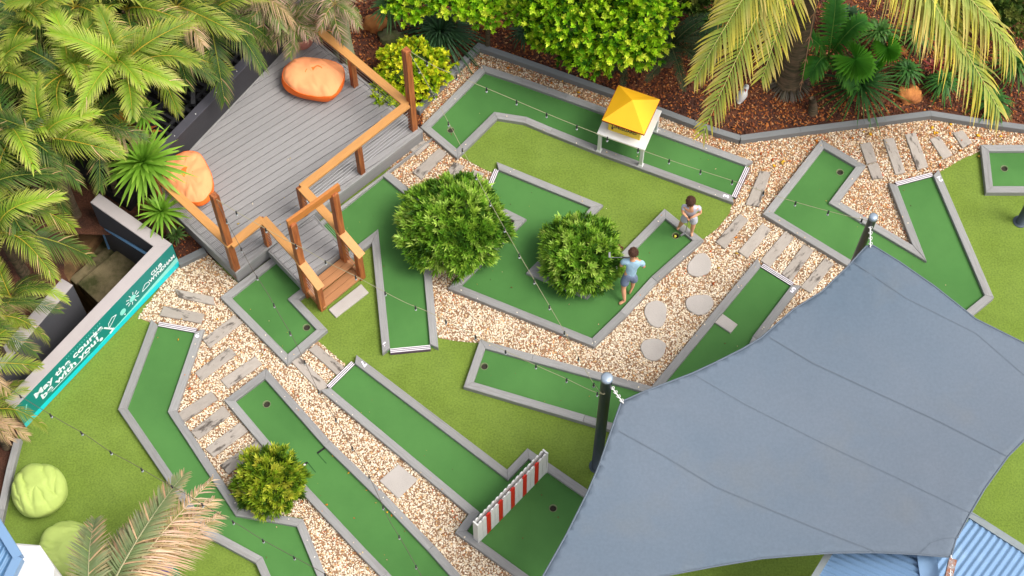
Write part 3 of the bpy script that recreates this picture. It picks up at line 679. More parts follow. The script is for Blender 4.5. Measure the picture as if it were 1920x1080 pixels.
# long leg
proj = lambda p: O1+bd*((p-O1).dot(bd))
perp = Vector((-bd.y, bd.x));
if (I1-O1).dot(perp) < 0: perp = -perp
tw = .21
E0 = O1; E1 = O2x
w1o = xy(207, 377, WT); u1 = (w1o-O1).normalized(); p1 = Vector((-u1.y, u1.x))
if (I1-O1).dot(p1) < 0: p1 = -p1
# inner corner: offset of both legs
den = bd.x*u1.y-bd.y*u1.x
ca = O1+perp*tw; cb = O1+p1*tw; tt = ((cb-ca).x*u1.y-(cb-ca).y*u1.x)/den; IC = ca+bd*tt
mb = MB(); prism(mb, [O1, E1, E1+perp*tw, IC], -1.9, WT-.03, .002); board('wall_leg', mb, m_wallshade, wl, O1, E1); mb = MB(); prism(mb, [O1, E1, E1+perp*tw, IC], WT-.03, WT, .006); board('coping', mb, m_wallg, wl, O1, E1)
w1e = O1+u1*((w1o-O1).length+.25)
mb = MB(); prism(mb, [O1, IC, IC+u1*((w1e-O1).length-(IC-O1).dot(u1)), w1e], -1.9, WT-.03, .002); board('wall_leg', mb, m_wallshade, wl, O1, w1e); mb = MB(); prism(mb, [O1, IC, IC+u1*((w1e-O1).length-(IC-O1).dot(u1)), w1e], WT-.03, WT, .006); board('coping', mb, m_wallg, wl, O1, w1e)
wl3 = empty('inner_stair_wall', (W3b.x, W3b.y, 0), 0, 'second grey rendered wall under the palm fronds on the far side of the stairwell', 'wall')
d3 = (W3b-W3a).normalized(); n3_ = Vector((-d3.y, d3.x));
if n3_.y < 0: n3_ = -n3_
mb = MB(); prism(mb, [W3a, W3a+d3*3.6, W3a+d3*3.6+n3_*.22, W3a+n3_*.22], -1.9, WT-.03, .002); board('wall_leg', mb, m_wallshade, wl3, W3a, W3b); mb = MB(); prism(mb, [W3a, W3a+d3*3.6, W3a+d3*3.6+n3_*.22, W3a+n3_*.22], WT-.03, WT, .006); board('coping', mb, m_wallg, wl3, W3a, W3b)
mb = MB(); prism(mb, ptop([(60, 380), (212, 372), (200, 425), (165, 470), (128, 525), (90, 590), (10, 640), (-80, 600)], -.75), -1.84, -.75, .05); o = mb.build('dirt_bank', m_dirt); o['kind'] = 'structure'
# stairwell floor, slab and steps
fl = [I1+(I1-I2).normalized()*.4, ext2, ext3, xy(60, 400, WT), xy(212, 360, WT)]
sheet('stairwell_floor', [fl], -1.85, m_dirt, kind='structure')
stp = empty('concrete_stairs', P(210, 500, -.65), 0, 'mossy concrete stairs in the sunken stairwell behind the banner wall', 'stairs')
s0, s1 = xy(166, 513, -.65), xy(222, 466, -.65); sdir = (s1-s0).normalized(); sn = Vector((-sdir.y, sdir.x))
if sn.x > 0: sn = -sn
A = s0-sdir*.25; B = s1+sdir*.3
mb = MB(); prism(mb, [A, B, B-sn*.66, A-sn*.66], -1.8, -.65, .012); mb.build('landing', m_conc, stp)
for k in range(5):
    mb = MB(); z = -.65-.15*(k+1); q0, q1 = A+sn*(.26*k+.002), B+sn*(.26*k+.002)
    prism(mb, [q0, q1, q1+sn*.258, q0+sn*.258], -1.84, z, .012); board('step', mb, m_conc, stp, q0, q1)
hr = empty('blue_handrail', P(230, 450, 0), 0, 'pale blue tubular handrail against the inside of the stair wall', 'handrail')
ha, hb = P(190, 424, -.05), P(283, 481, .35)
mb = MB(); mb.tube([ha+Vector((-.03, .0, -.9)), ha+Vector((-.01, 0, -.05)), ha, hb, hb+Vector((.05, 0, 0))], .026, 8); mb.build('rail', m_bluer, hr, smooth=True)
mb = MB(); q = ha.lerp(hb, .6); mb.tube([q, q+Vector((.05, .08, 0))], .012, 6); mb.build('bracket', m_bluer, hr)

# banner on the outer face of the long leg
bn = empty('teal_banner', (O1.x, O1.y, 0), 0, 'teal printed banner along the stair wall reading May the course be with you', 'banner')
outn = -perp; BL = (E1-E0).length
def bp(u, v, d_=.004): q = E1-bd*u+outn*d_; return Vector((q.x, q.y, v))      # u metres from the left end, v height
def flat(name, pts, d_, mat, parent=bn, thick=.003):
    """pts (u,v) outline on the banner plane"""
    loops = [[Vector((a, b, 0)) for a, b in pts]]; tr = geometry.tessellate_polygon(loops); mb = MB(); n = len(pts)
    if area2(pts) < 0: pts = pts[::-1]; loops = [[Vector((a, b, 0)) for a, b in pts]]; tr = geometry.tessellate_polygon(loops)
    vs = [bp(a, b, d_) for a, b in pts]+[bp(a, b, d_-thick) for a, b in pts]
    fs = []
    for t in tr:
        a, b, c = [loops[0][i] for i in t]; t = tuple(t) if (b-a).cross(c-a).z > 0 else (t[0], t[2], t[1]); fs.append(t)
    fs += [(i, n+i, n+(i+1) % n, (i+1) % n) for i in range(n)]
    mb.add(vs, fs); return mb.build(name, mat, parent)
flat('banner_sheet', [(0.0, .03), (BL, .03), (BL, WT-.01), (.0, WT-.01)], .006, m_teal)
N_ = 40
low = [(BL*i/N_, .035) for i in range(N_+1)]
w2 = lambda u: .035+.11+.08*max(0, (u/BL-.45)/.55)**1.0*2.2+(.02*sin(u*1.7))
w1 = lambda u: .035+.12+.0*u+.05*max(0, (u/BL-.5))
aq = [(BL*i/N_, w2(BL*i/N_)) for i in range(N_, int(N_*.40)-1, -1)]
flat('wave', [(BL*i/N_, .036) for i in range(int(N_*.40), N_+1)]+aq, .0075, m_teal2)
flat('wave', low+[(BL*i/N_, w1(BL*i/N_)) for i in range(N_, -1, -1)], .009, m_cyan)
def glyphs(txt, size, bold, extrude=.0012):
    def mk(t_):
        cu = bpy.data.curves.new('x', 'FONT'); cu.body = t_; cu.size = size; cu.extrude = extrude; cu.offset = bold; o = bpy.data.objects.new('x', cu); COL.objects.link(o)
        bpy.context.view_layer.update(); me = bpy.data.meshes.new_from_object(o.evaluated_get(bpy.context.evaluated_depsgraph_get())); bpy.data.objects.remove(o)
        xs = [v.co.x for v in me.vertices]; return me, (max(xs) if xs else 0)
    out = []
    for i, ch in enumerate(txt):
        if ch == ' ': continue
        me, mx = mk(ch); _, px_ = mk(txt[:i+1]); out.append((me, px_-mx))
    return out, px_
def btext(s, u, v, size, name='lettering', bold=.004, width=None):
    gl, tot = glyphs(s, size, bold); k = width/tot if width else 1
    X3 = Vector((-bd.x, -bd.y, 0)); Z3 = Vector((0, 0, 1)); m = Matrix((X3, Z3, X3.cross(Z3))).transposed()
    for me, x in gl:
        me.materials.clear(); me.materials.append(m_print); o = bpy.data.objects.new('letter', me); link(o, bn)
        o.rotation_euler = m.to_euler(); o.location = rel(bn, bp(u+x*k, v, .010)); o.scale = (k, 1, 1)
btext('May the course', .10*BL, .47, .20, bold=.0055, width=.425*BL)
btext('be with you!', .125*BL, .29, .20, bold=.0055, width=.36*BL)
btext('CLUB', .845*BL, .50, .13, bold=.004, width=.07*BL)
btext('WYNDHAM', .825*BL, .37, .13, bold=.004, width=.165*BL)
# drawings: sun, cap, balloon, club and ball
def circ(u, v, r_, n=16, sq=1): return [(u+r_*cos(2*pi*k/n), v+r_*sq*sin(2*pi*k/n)) for k in range(n)]
def stroke(pts, w_, name='drawing', mat=m_print):
    for i in range(len(pts)-1):
        a, b = Vector(pts[i]), Vector(pts[i+1]); d_ = (b-a).normalized(); n_ = Vector((-d_.y, d_.x))*w_/2
        flat(name, [tuple(a-n_), tuple(b-n_), tuple(b+n_), tuple(a+n_)], .0105, mat)
su, sv = .715*BL, .44
flat('drawing', circ(su, sv, .07), .0105, m_teal2)
for k in range(10):
    a = 2*pi*k/10; stroke([(su+.085*cos(a), sv+.085*sin(a)), (su+.15*cos(a), sv+.15*sin(a))], .014)
def outline(c, w_=.012): stroke(c+[c[0]], w_)
cu_, cv = .80*BL, .39
outline([(cu_-.1, cv-.04), (cu_+.08, cv-.03), (cu_+.07, cv+.05), (cu_, cv+.08), (cu_-.06, cv+.03)])
cu_, cv = .585*BL, .40
outline([(cu_-.12, cv-.09), (cu_+.09, cv+.06), (cu_+.0, cv+.10), (cu_-.1, cv+.03)])
flat('drawing', circ(.645*BL, .36, .065, 14, 1.1), .0105, m_teal2); flat('drawing', circ(.65*BL, .25, .014, 10), .0105, m_print)
stroke([(.53*BL, .45), (.57*BL, .19)], .03); stroke([(.545*BL, .17), (.575*BL, .195)], .05)
flat('drawing', circ(.495*BL, .25, .038, 14), .0105, m_print); stroke([(.47*BL, .52), (.475*BL, .62)], .01)
for k in range(16): flat('drawing', circ((.31+.014*k)*BL, .655, .008, 8), .0105, m_teal2)
stroke([(.18*BL, .245), (.42*BL, .245)], .008)
stroke([(.035*BL, .42), (.055*BL, .56)], .02, mat=m_teal2)

# ------------------------------------------------------------------ foliage builders
def mixv(a, b, t): return tuple(a[i]*(1-t)+b[i]*t for i in range(3))
def frond_mb(L, dz, lift, n=46, ll=.45, lw=.03, droop=.6, vee=.25, c0=(90, 130, 40), c1=(150, 160, 60), cr=(170, 160, 70), dry=.0, dryc=(170, 130, 90), curl=0, tipdry=.25, jit=.12, closed=0):
    mb = MB(); c0, c1, cr, dryc = lin(c0), lin(c1), lin(cr), lin(dryc)
    def pos(t): return Vector((L*t, curl*t*t, dz*t+lift*4*t*(1-t)))
    K = 14; rad = .018
    pts = [pos(k/K) for k in range(K+1)]
    for i, p in enumerate(pts):
        r_ = rad*(1-.75*i/K)
        mb.v += [(p.x, p.y-r_, p.z), (p.x, p.y, p.z+r_), (p.x, p.y+r_, p.z)]; mb.c += [cr]*3
    for i in range(K):
        for j in range(3):
            mb.f.append((i*3+j, i*3+(j+1) % 3, i*3+3+(j+1) % 3, i*3+3+j)); mb.mi.append(0)
    for k in range(n):
        t = .10+.90*(k+.5)/n
        p = pos(t); T = (pos(min(1, t+.02))-pos(t-.02)).normalized(); S = T.cross(Vector((0, 0, 1))).normalized(); U = S.cross(T)
        prof = (sin(pi*min(1, (.12+t*.83)))**.55)
        ang = R(74-42*t)+random.uniform(-.08, .08)
        for sgn in (-1, 1):
            if random.random() < .02+dry*.15: continue
            l = ll*prof*random.uniform(.82, 1.08)
            D = (T*cos(ang)+S*sgn*sin(ang)+U*(vee+random.uniform(-.08, .08))).normalized()
            W = D.cross(U).normalized()
            col = jitter(c0, jit); tip = jitter(mixv(c1, dryc, tipdry if random.random() < .5 else 0), jit)
            if random.random() < dry: col = jitter(dryc, .2); tip = jitter(dryc, .25)
            dr = droop*random.uniform(.7, 1.3)
            sides = []
            for s in (0, .35, .7, 1):
                q = p+D*l*s+Vector((0, 0, -1))*dr*l*s*s
                wv = lw*(.6, 1, .75, .06)[(0, .35, .7, 1).index(s)]*.5
                sides.append((q-W*wv, q+W*wv, mixv(col, tip, s**1.5)))
            b0 = len(mb.v)
            for (a, b, c) in sides[:3]: mb.v += [tuple(a), tuple(b)]; mb.c += [c, c]
            mb.v.append(tuple((sides[3][0]+sides[3][1])/2)); mb.c.append(sides[3][2])
            for q in range(2): mb.f.append((b0+2*q, b0+2*q+1, b0+2*q+3, b0+2*q+2)); mb.mi.append(0)
            mb.f.append((b0+4, b0+5, b0+6)); mb.mi.append(0)
    return mb
def rosette_mb(n, L, w_, e0=.1, e1=1.3, droop=.3, c0=(90, 150, 40), c1=(150, 180, 80), jit=.12, seg=3, inner=.0, dry=0):
    mb = MB(); c0, c1 = lin(c0), lin(c1)
    for k in range(n):
        f = (k+.5)/n; az = k*2.39996+random.uniform(-.1, .1); el = e0+(e1-e0)*f**1.2+random.uniform(-.08, .08)
        l = L*random.uniform(.8, 1.1)*(1-.25*f)
        D = Vector((cos(az)*cos(el), sin(az)*cos(el), sin(el))); W = Vector((-sin(az), cos(az), 0))
        a = jitter(c0, jit); b = jitter(c1, jit)
        if random.random() < dry: a = b = jitter(lin((170, 130, 80)), .2)
        b0 = len(mb.v)
        for s in range(seg):
            u = s/seg; q = D*(inner+l*u)+Vector((0, 0, -1))*droop*l*u*u; ww = w_*(.55, 1, .8, .6)[s]*.5
            up = Vector((0, 0, ww*.25))
            mb.v += [tuple(q-W*ww+up), tuple(q+W*ww+up)]; mb.c += [mixv(a, b, u*.6)]*2
        q = D*(inner+l)+Vector((0, 0, -1))*droop*l; mb.v.append(tuple(q)); mb.c.append(b)
        for s in range(seg-1): mb.f.append((b0+2*s, b0+2*s+1, b0+2*s+3, b0+2*s+2)); mb.mi.append(0)
        mb.f.append((b0+2*seg-2, b0+2*seg-1, b0+2*seg)); mb.mi.append(0)
    return mb
def sprays(mb, centre, rad, n, k, ll, lw, pal, lump=.16, freq=2.2, zmin=-.15, spread=.8, seed=0, up=.35, depth=.3, tipc=None):
    """leaf sprays on the lumpy shell of an ellipsoid; every leaf a folded pair of triangles"""
    C_ = Vector(centre); pal = [lin(c) for c in pal]
    for i in range(n):
        z = random.uniform(zmin, 1); a = random.uniform(0, 2*pi); r_ = math.sqrt(max(0, 1-z*z)); d = Vector((r_*cos(a), r_*sin(a), z))
        nz = noise.noise(d*freq+Vector((seed, 0, 0))); f = (1+lump*nz*2)*(1-depth*random.random()**2)
        p = C_+Vector((d.x*rad[0], d.y*rad[1], d.z*rad[2]))*f
        nn = noise.noise(d*freq*1.7+Vector((0, seed+5, 0)))
        ci = int(min(len(pal)-1, max(0, (nn*.9+.5+random.uniform(-.28, .28))*len(pal)))); col = jitter(pal[ci], .16)
        ax = (d+Vector((0, 0, up))+Vector((random.gauss(0, .25), random.gauss(0, .25), random.gauss(0, .2)))).normalized()
        t1 = ax.orthogonal().normalized(); t2 = ax.cross(t1)
        ph = random.uniform(0, 6)
        for j in range(k):
            az = ph+j*2.4; sp = spread*(.35+.65*j/k)
            D = (ax+(t1*cos(az)+t2*sin(az))*sp).normalized(); l = ll*random.uniform(.7, 1.15); W = D.cross(ax)
            if W.length < 1e-3: W = t1
            W.normalize(); q = p+ax*(l*.25*(1-j/k)); N3 = W.cross(D)
            b0 = len(mb.v); c = jitter(col, .1); ct = mixv(c, lin(tipc), .5) if tipc else c
            mb.v += [tuple(q), tuple(q+D*l*.5-W*lw*.5+N3*lw*.15), tuple(q+D*l), tuple(q+D*l*.5+W*lw*.5+N3*lw*.15)]
            mb.c += [c, c, ct, c]; mb.f += [(b0, b0+1, b0+2), (b0, b0+2, b0+3)]; mb.mi += [0, 0]
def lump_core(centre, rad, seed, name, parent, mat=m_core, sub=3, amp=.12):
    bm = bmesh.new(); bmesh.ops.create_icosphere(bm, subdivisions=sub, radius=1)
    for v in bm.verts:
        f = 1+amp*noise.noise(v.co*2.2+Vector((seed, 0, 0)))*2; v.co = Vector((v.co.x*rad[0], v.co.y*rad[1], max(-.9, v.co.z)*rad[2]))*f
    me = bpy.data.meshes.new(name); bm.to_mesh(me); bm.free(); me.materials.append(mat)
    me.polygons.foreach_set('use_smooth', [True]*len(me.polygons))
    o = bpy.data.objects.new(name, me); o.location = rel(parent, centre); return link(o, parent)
def bush(px, py, rx, rz_, zc, n, k, ll, lw, pal, label, seed, cat='bush', name='round_bush', spread=.8, ry=None, lump=.14, core=.78, group=None, freq=2.2, tipc=None, depth=.3, up=.35):
    """px,py: where the middle of the crown shows"""
    c = P(px, py, zc); root = empty(name, (c.x, c.y, 0), 0, label, cat, group); ry = ry or rx
    mb = MB(); sprays(mb, c, (rx, ry, rz_), n, k, ll, lw, pal, lump, freq, -.35, spread, seed, up=up, tipc=tipc, depth=depth)
    mb.build('foliage', m_leaf, root)
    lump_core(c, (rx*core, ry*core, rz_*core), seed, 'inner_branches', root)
    mb = MB(); mb.tube([(c.x, c.y, 0), (c.x+.02, c.y, zc*.5), (c.x, c.y, zc)], [.05, .04, .03], 7); mb.build('stem', m_bark, root)
    return root
GREENB = [(58, 96, 26), (88, 132, 34), (116, 158, 44), (146, 184, 62), (180, 208, 96)]
bush(852, 424, .76, .58, .53, 2100, 8, .14, .032, GREENB, 'largest round green bush, at the end of the row of pavers between two lanes', 1, spread=.95, depth=.38, lump=.2)
bush(1088, 478, .58, .49, .45, 1500, 8, .135, .032, GREENB, 'medium round green bush beside the boy in the pale blue shirt', 2, spread=.95, depth=.38)
bush(505, 905, .44, .38, .36, 1000, 8, .12, .028, [(62, 92, 24), (96, 128, 28), (126, 152, 34), (158, 176, 46), (186, 190, 66)], 'small round yellowish bush next to the crooked lane at the lower left', 3, spread=.95, ry=.46, lump=.24, depth=.4)
YEL = [(124, 162, 22), (166, 190, 28), (202, 210, 38), (222, 220, 56)]
bush(773, 130, .60, .42, .40, 1100, 6, .075, .038, YEL, 'yellow-green shrub behind the tall corner post of the deck', 4, name='yellow_shrub', cat='shrub', lump=.22, ry=.52, freq=3, spread=1.2, depth=.45)
bush(725, 185, .30, .22, .2, 300, 6, .07, .035, YEL[:3], 'low yellow-green shrub growing under the deck handrail', 14, name='yellow_shrub', cat='shrub', lump=.25, spread=1.2)
# big bright tree at the top
tr = P(1110, 40, 1.6); root = empty('leafy_tree', (tr.x, tr.y, 0), 0, 'large bright green leafy tree over the mulch bed at the top centre', 'tree')
TG = [(50, 96, 18), (104, 156, 26), (150, 196, 32), (180, 214, 44), (214, 230, 74)]
mb = MB()
lobes = [(1150, 52, 1.7, .66), (1070, 30, 1.8, .60), (1205, 25, 1.9, .52), (1010, 22, 1.6, .40), (1118, 96, 1.2, .40), (1180, -40, 2.2, .8), (1060, -50, 2.2, .75), (1200, 88, 1.3, .34), (1060, 84, 1.2, .28), (1015, 66, 1.1, .2)]
for i, (a, b, z, r_) in enumerate(lobes):
    c = P(a, b, z); sprays(mb, c, (r_, r_, r_*.75), int(1350*r_*r_+200), 7, .105, .046, TG, .34, 4.6, -.3, 1.0, 20+i, up=.5, depth=.6)
mb.build('crown', m_leaf, root)
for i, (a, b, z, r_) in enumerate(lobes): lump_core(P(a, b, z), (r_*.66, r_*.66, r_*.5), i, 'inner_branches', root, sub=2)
mb = MB(); b0 = P(1130, 20, 0); mb.tube([b0, b0+Vector((.1, .1, .7)), b0+Vector((-.1, .1, 1.6))], [.16, .13, .08], 9)
for a, b, z, r_ in lobes[:5]: mb.tube([b0+Vector((0, .1, .8)), P(a, b, z)], [.07, .03], 6)
mb.build('trunk', m_barkg, root)
for (a, b, z, r_, s, lab) in [(912, 8, 1.3, .30, 31, 'bright green shrub above the strappy plant, left of the big leafy tree'), (770, -6, 1.1, .33, 32, 'bright green shrub at the top edge above the mossy rock'), (850, -12, 1.3, .32, 33, 'bright green shrub at the top edge between the two leafy plants')]:
    bush(a, b, r_+.12, r_*.8, z, 360, 7, .10, .05, TG[1:], lab, s, name='leafy_shrub', cat='shrub', lump=.25, spread=1.15, depth=.5, core=.6)

# frond library
GOLD = dict(c0=(94, 128, 28), c1=(172, 178, 70), cr=(190, 162, 56), dryc=(196, 168, 116))
DEEP = dict(c0=(40, 78, 26), c1=(112, 134, 52), cr=(150, 150, 60), dryc=(176, 148, 104))
OLIVE = dict(c0=(96, 108, 52), c1=(138, 134, 84), cr=(168, 160, 110), dryc=(190, 160, 124))
lib = {}
def fl_(key, count, **kw):
    lib[key] = [frond_mb(**kw).mesh('frond', m_leaf) for _ in range(count)]
fl_('gold', 5, L=1.6, dz=-.45, lift=.42, n=50, ll=.44, lw=.021, droop=.65, vee=.35, tipdry=.45, dry=.02, jit=.2, **GOLD)
fl_('lime', 4, L=1.55, dz=-.2, lift=.48, n=58, ll=.44, lw=.025, droop=.45, vee=.4, tipdry=.5, dry=.01, c0=(128, 166, 38), c1=(194, 202, 88), cr=(196, 176, 66), dryc=(206, 180, 128))
fl_('goldup', 4, L=1.3, dz=.30, lift=.30, n=54, ll=.40, lw=.024, droop=.45, vee=.5, tipdry=.3, jit=.2, **GOLD)
fl_('deep', 5, L=1.55, dz=-.65, lift=.42, n=50, ll=.44, lw=.021, droop=.75, vee=.25, tipdry=.4, dry=.02, jit=.22, **DEEP)
fl_('dry', 3, L=1.2, dz=-.75, lift=.25, n=40, ll=.38, lw=.024, droop=.9, vee=.05, c0=(130, 124, 70), c1=(178, 152, 110), cr=(180, 150, 90), dryc=(188, 158, 122), dry=.55, tipdry=.8)
fl_('pink', 4, L=.80, dz=-.35, lift=.20, n=34, ll=.34, lw=.02, droop=.7, vee=.15, c0=(78, 112, 36), c1=(160, 150, 104), cr=(170, 150, 90), dryc=(190, 158, 136), dry=.28, tipdry=.8)
def palm(px, py, z, mix, n, scale, label, seed, trunk_r=.06, group=None, tm=None, name='palm', el=(-.25, .7), base=None):
    random.seed(seed); c = P(px, py, z); b = base or Vector((c.x+random.uniform(-.1, .1), c.y+random.uniform(-.1, .1), 0))
    root = empty(name, (b.x, b.y, 0), 0, label, 'palm', group)
    mb = MB(); K = 10; pts = [Vector((b.x, b.y, 0)).lerp(c, k/K)+Vector((0, 0, 0)) for k in range(K+1)]
    rr = [trunk_r*(1.25 if k == 0 else 1)*(1+.12*(k % 2)) for k in range(K+1)]; mb.tube(pts, rr, 9); mb.build('trunk', tm or m_bark, root, smooth=True)
    n = int(n*.84)
    for i in range(n):
        key = random.choice(mix); me = random.choice(lib[key]); f = (i+.5)/n
        az = i*2.39996+random.uniform(-.25, .25); e_ = el[0]+(el[1]-el[0])*f+random.uniform(-.1, .1); s = scale*random.uniform(.85, 1.12)*(1-.15*f)
        o = bpy.data.objects.new('frond', me); o.location = Vector(c)-Vector(root.location)+Vector((0, 0, .03*f))
        m = Matrix.Rotation(az, 3, 'Z')@Matrix.Rotation(-e_, 3, 'Y')@Matrix.Rotation(random.uniform(-.4, .4), 3, 'X')
        o.rotation_euler = m.to_euler(); o.scale = (s, s, s); link(o, root)
    return root
PG = 'clump of golden cane palms on the left'
G, D_ = ['gold', 'goldup', 'deep', 'lime', 'deep'], ['deep', 'deep', 'gold', 'lime', 'dry']
plist = [
 (226, 130, 2.6, ['lime', 'goldup', 'gold', 'lime'], 14, .84, 'bright palm crown in the middle of the clump, above the spiky dracaena'),
 (55, 45, 2.6, G, 14, .9, 'palm at the top left corner of the photo'),
 (140, 15, 2.5, G, 13, .85, 'palm at the top edge, second from the left corner'),
 (235, 20, 2.3, D_, 12, .8, 'palm at the top edge above the bright middle crown'),
 (330, 15, 2.3, D_, 14, .85, 'palm at the top edge left of the black slatted screen'),
 (128, 140, 2.5, G, 14, .82, 'palm left of the bright middle crown'),
 (-5, 150, 2.4, G, 13, .9, 'palm leaning in from the left edge, near the paved gap'),
 (25, 260, 2.4, D_, 14, .88, 'dark fronded palm at the left edge, halfway up the clump'),
 (88, 262, 2.4, G, 13, .8, 'palm above the dirt beside the stairwell'),
 (175, 235, 2.2, D_, 11, .66, 'palm just left of the spiky dracaena group'),
 (-2, 440, 2.3, ['lime', 'gold', 'deep'], 13, .84, 'tall palm at the left edge beside the brown dirt patch'),
 (-30, 370, 2.3, ['deep', 'gold'], 12, .8, 'palm at the left edge between the two taller ones'),
 (22, 560, 1.7, ['deep', 'gold', 'lime'], 11, .5, 'short palm hanging over the second grey stair wall'),
 (-30, 600, 2.0, D_, 12, .6, 'palm at the left edge above the dark stairwell wall'),
 (392, 40, 1.9, ['gold', 'deep', 'deep'], 13, .78, 'palm arching over the black slatted screen'),
 (300, 95, 1.9, ['gold', 'dry', 'deep'], 10, .66, 'low palm with dry tips beside the black screen'),
 (440, -25, 1.9, ['pink', 'gold', 'dry'], 12, .8, 'palm with dry fronds at the top edge beside the potted palm'),
 (-35, 680, 2.0, ['dry', 'gold'], 10, .5, 'drying palm at the left edge over the end of the banner wall'),
]
for i, (a, b, z, mx, n, s, lab) in enumerate(plist): palm(a, b, z, mx, n, s, lab, 100+i, group=PG if i < 12 else None)
palm(-28, 775, 1.1, ['dry', 'gold'], 16, .52, 'bushy grass-like palm at the left edge below the banner', 140, el=(-.1, .9))

# undergrowth that closes the gaps below the palms
random.seed(5); mb = MB()
for i in range(170):
    a, b = random.uniform(-80, 470), random.uniform(-60, 420)
    if a+b*1.05 > 430 or (b > 300 and a > 60): continue
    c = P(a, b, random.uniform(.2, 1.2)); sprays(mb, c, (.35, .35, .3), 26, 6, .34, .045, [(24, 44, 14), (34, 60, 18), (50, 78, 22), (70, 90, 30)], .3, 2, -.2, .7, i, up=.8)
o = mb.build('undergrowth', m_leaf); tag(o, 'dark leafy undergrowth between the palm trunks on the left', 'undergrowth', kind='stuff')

# spiky dracaenas
def rosette(px, py, z, mbargs, label, seed, name='spiky_plant', cat='plant', base=None, trunk=.035, group=None, scale=1, tilt=(0, 0)):
    random.seed(seed); c = P(px, py, z); root = empty(name, (c.x, c.y, 0), 0, label, cat, group)
    mb = rosette_mb(**mbargs); me = mb.mesh('leaves', m_leaf); o = bpy.data.objects.new('leaves', me); o.location = (0, 0, z); o.rotation_euler = (tilt[0], tilt[1], 0); o.scale = (scale,)*3; link(o, root)
    mb = MB(); mb.tube([(c.x, c.y, 0), (c.x, c.y, z+.02)], [trunk*1.3, trunk], 8); mb.build('stem', m_bark, root)
    return root
DR = dict(n=92, L=.84, w_=.068, e0=-.25, e1=1.35, droop=.22, c0=(98, 150, 36), c1=(150, 184, 72), jit=.16)
rosette(268, 305, 1.5, DR, 'largest spiky bright green rosette plant, beside the orange bean bag', 1)
rosette(303, 397, .9, dict(DR, n=56, L=.52, w_=.05), 'smaller spiky green rosette plant below the largest one, beside the deck rail', 2)
rosette(270, 216, 1.7, dict(DR, n=46, L=.38, w_=.045), 'spiky bright green rosette plant above the largest one, against the black screen', 3)
rosette(224, 246, 1.6, dict(DR, n=34, L=.24, w_=.035, c0=(130, 164, 50)), 'smallest spiky rosette plant, left of the reddish leaves', 4)
rosette(330, 440, .25, dict(n=40, L=.25, w_=.03, e0=.1, e1=1.2, droop=.4, c0=(60, 90, 40), c1=(90, 120, 60)), 'small dark green plant in the mulch between stair wall and deck', 5)
BR = dict(n=30, L=.42, w_=.07, e0=.2, e1=1.3, droop=.15, c0=(150, 70, 40), c1=(186, 110, 60), jit=.2)
rosette(262, 250, .9, BR, 'reddish brown bromeliad among the spiky green plants', 6, name='bromeliad')
rosette(236, 232, 1.0, dict(BR, c0=(214, 140, 30), c1=(226, 160, 50), n=20, L=.34), 'orange-leaved bromeliad left of the red one', 7, name='bromeliad')
# dark strappy plants and cycads of the bed
ST = dict(n=150, L=1.05, w_=.034, e0=.05, e1=1.2, droop=.62, c0=(34, 68, 34), c1=(78, 112, 74), jit=.22)
rosette(825, 62, .35, ST, 'large dark green strappy plant above the yellow shrub', 11, name='strappy_plant')
rosette(733, 12, .8, dict(ST, n=70, L=.5, w_=.045, c0=(60, 100, 50), c1=(110, 150, 90)), 'strappy plant on a thin stem behind the orange rock at the top', 12, name='strappy_plant', trunk=.05)
rosette(1612, 158, .3, dict(ST, n=100, L=.98, w_=.034, droop=.4, c0=(30, 72, 30), c1=(76, 118, 52)), 'large dark green strappy plant right of the palm trunk', 13, name='strappy_plant')
rosette(1702, 132, .3, dict(ST, n=60, L=.42, w_=.04, c0=(36, 84, 32), c1=(80, 124, 52)), 'small strappy plant above the right-hand rock', 14, name='strappy_plant')
rosette(1768, 152, .3, dict(ST, n=70, L=.45, w_=.04, c0=(36, 84, 32), c1=(80, 130, 52)), 'small strappy plant beside the red leaves, right of the rock', 15, name='strappy_plant')
rosette(1862, 188, .3, dict(ST, n=80, L=.5, w_=.04, c0=(36, 84, 32), c1=(80, 124, 52)), 'strappy plant under the yellow frond tip at the right', 16, name='strappy_plant')
rosette(1752, 128, .3, dict(BR, n=22, L=.25, w_=.05, c0=(104, 38, 36), c1=(140, 60, 54)), 'small red-leaved bromeliad in the right of the bed', 17, name='bromeliad')
rosette(982, 62, .2, dict(ST, n=40, L=.4), 'small dark plant under the left edge of the big leafy tree', 18, name='strappy_plant')
rosette(1590, 262-230, .5, dict(ST, n=60, L=.5, w_=.05, c0=(30, 60, 30)), 'dark plant behind the fan palm at the top right', 19, name='strappy_plant')
CY = dict(L=.78, dz=-.05, lift=.16, n=34, ll=.16, lw=.012, droop=.2, vee=.3, c0=(34, 62, 34), c1=(60, 86, 50), cr=(90, 96, 60), tipdry=.1)
lib['cyc'] = [frond_mb(**CY).mesh('frond', m_leaf) for _ in range(3)]
palm(1258, 92, .45, ['cyc'], 28, 1.15, 'dark feathery cycad below the right side of the big leafy tree', 60, trunk_r=.1, name='cycad', el=(-.1, .9))
palm(1168, 120, .25, ['cyc'], 14, .7, 'smaller dark cycad under the big leafy tree', 61, trunk_r=.08, name='cycad', el=(-.1, .8))
for (a, b, z, r_, s_, lab) in [(1885, 20, .6, .5, 51, 'dull green shrub at the top right corner'), (1800, -10, .5, .45, 52, 'dull green shrub at the top edge, right of the yellow palm'), (1300, -12, .5, .4, 53, 'dark green shrub at the top edge right of the big leafy tree'), (1420, -30, .5, .4, 54, 'dark green shrub at the top edge behind the yellow palm fronds')]:
    bush(a, b, r_, r_*.8, z, 300, 7, .12, .045, [(58, 82, 30), (84, 106, 40), (120, 128, 60)], lab, s_, name='leafy_shrub', cat='shrub', lump=.3, spread=1.0, depth=.5, core=.6)
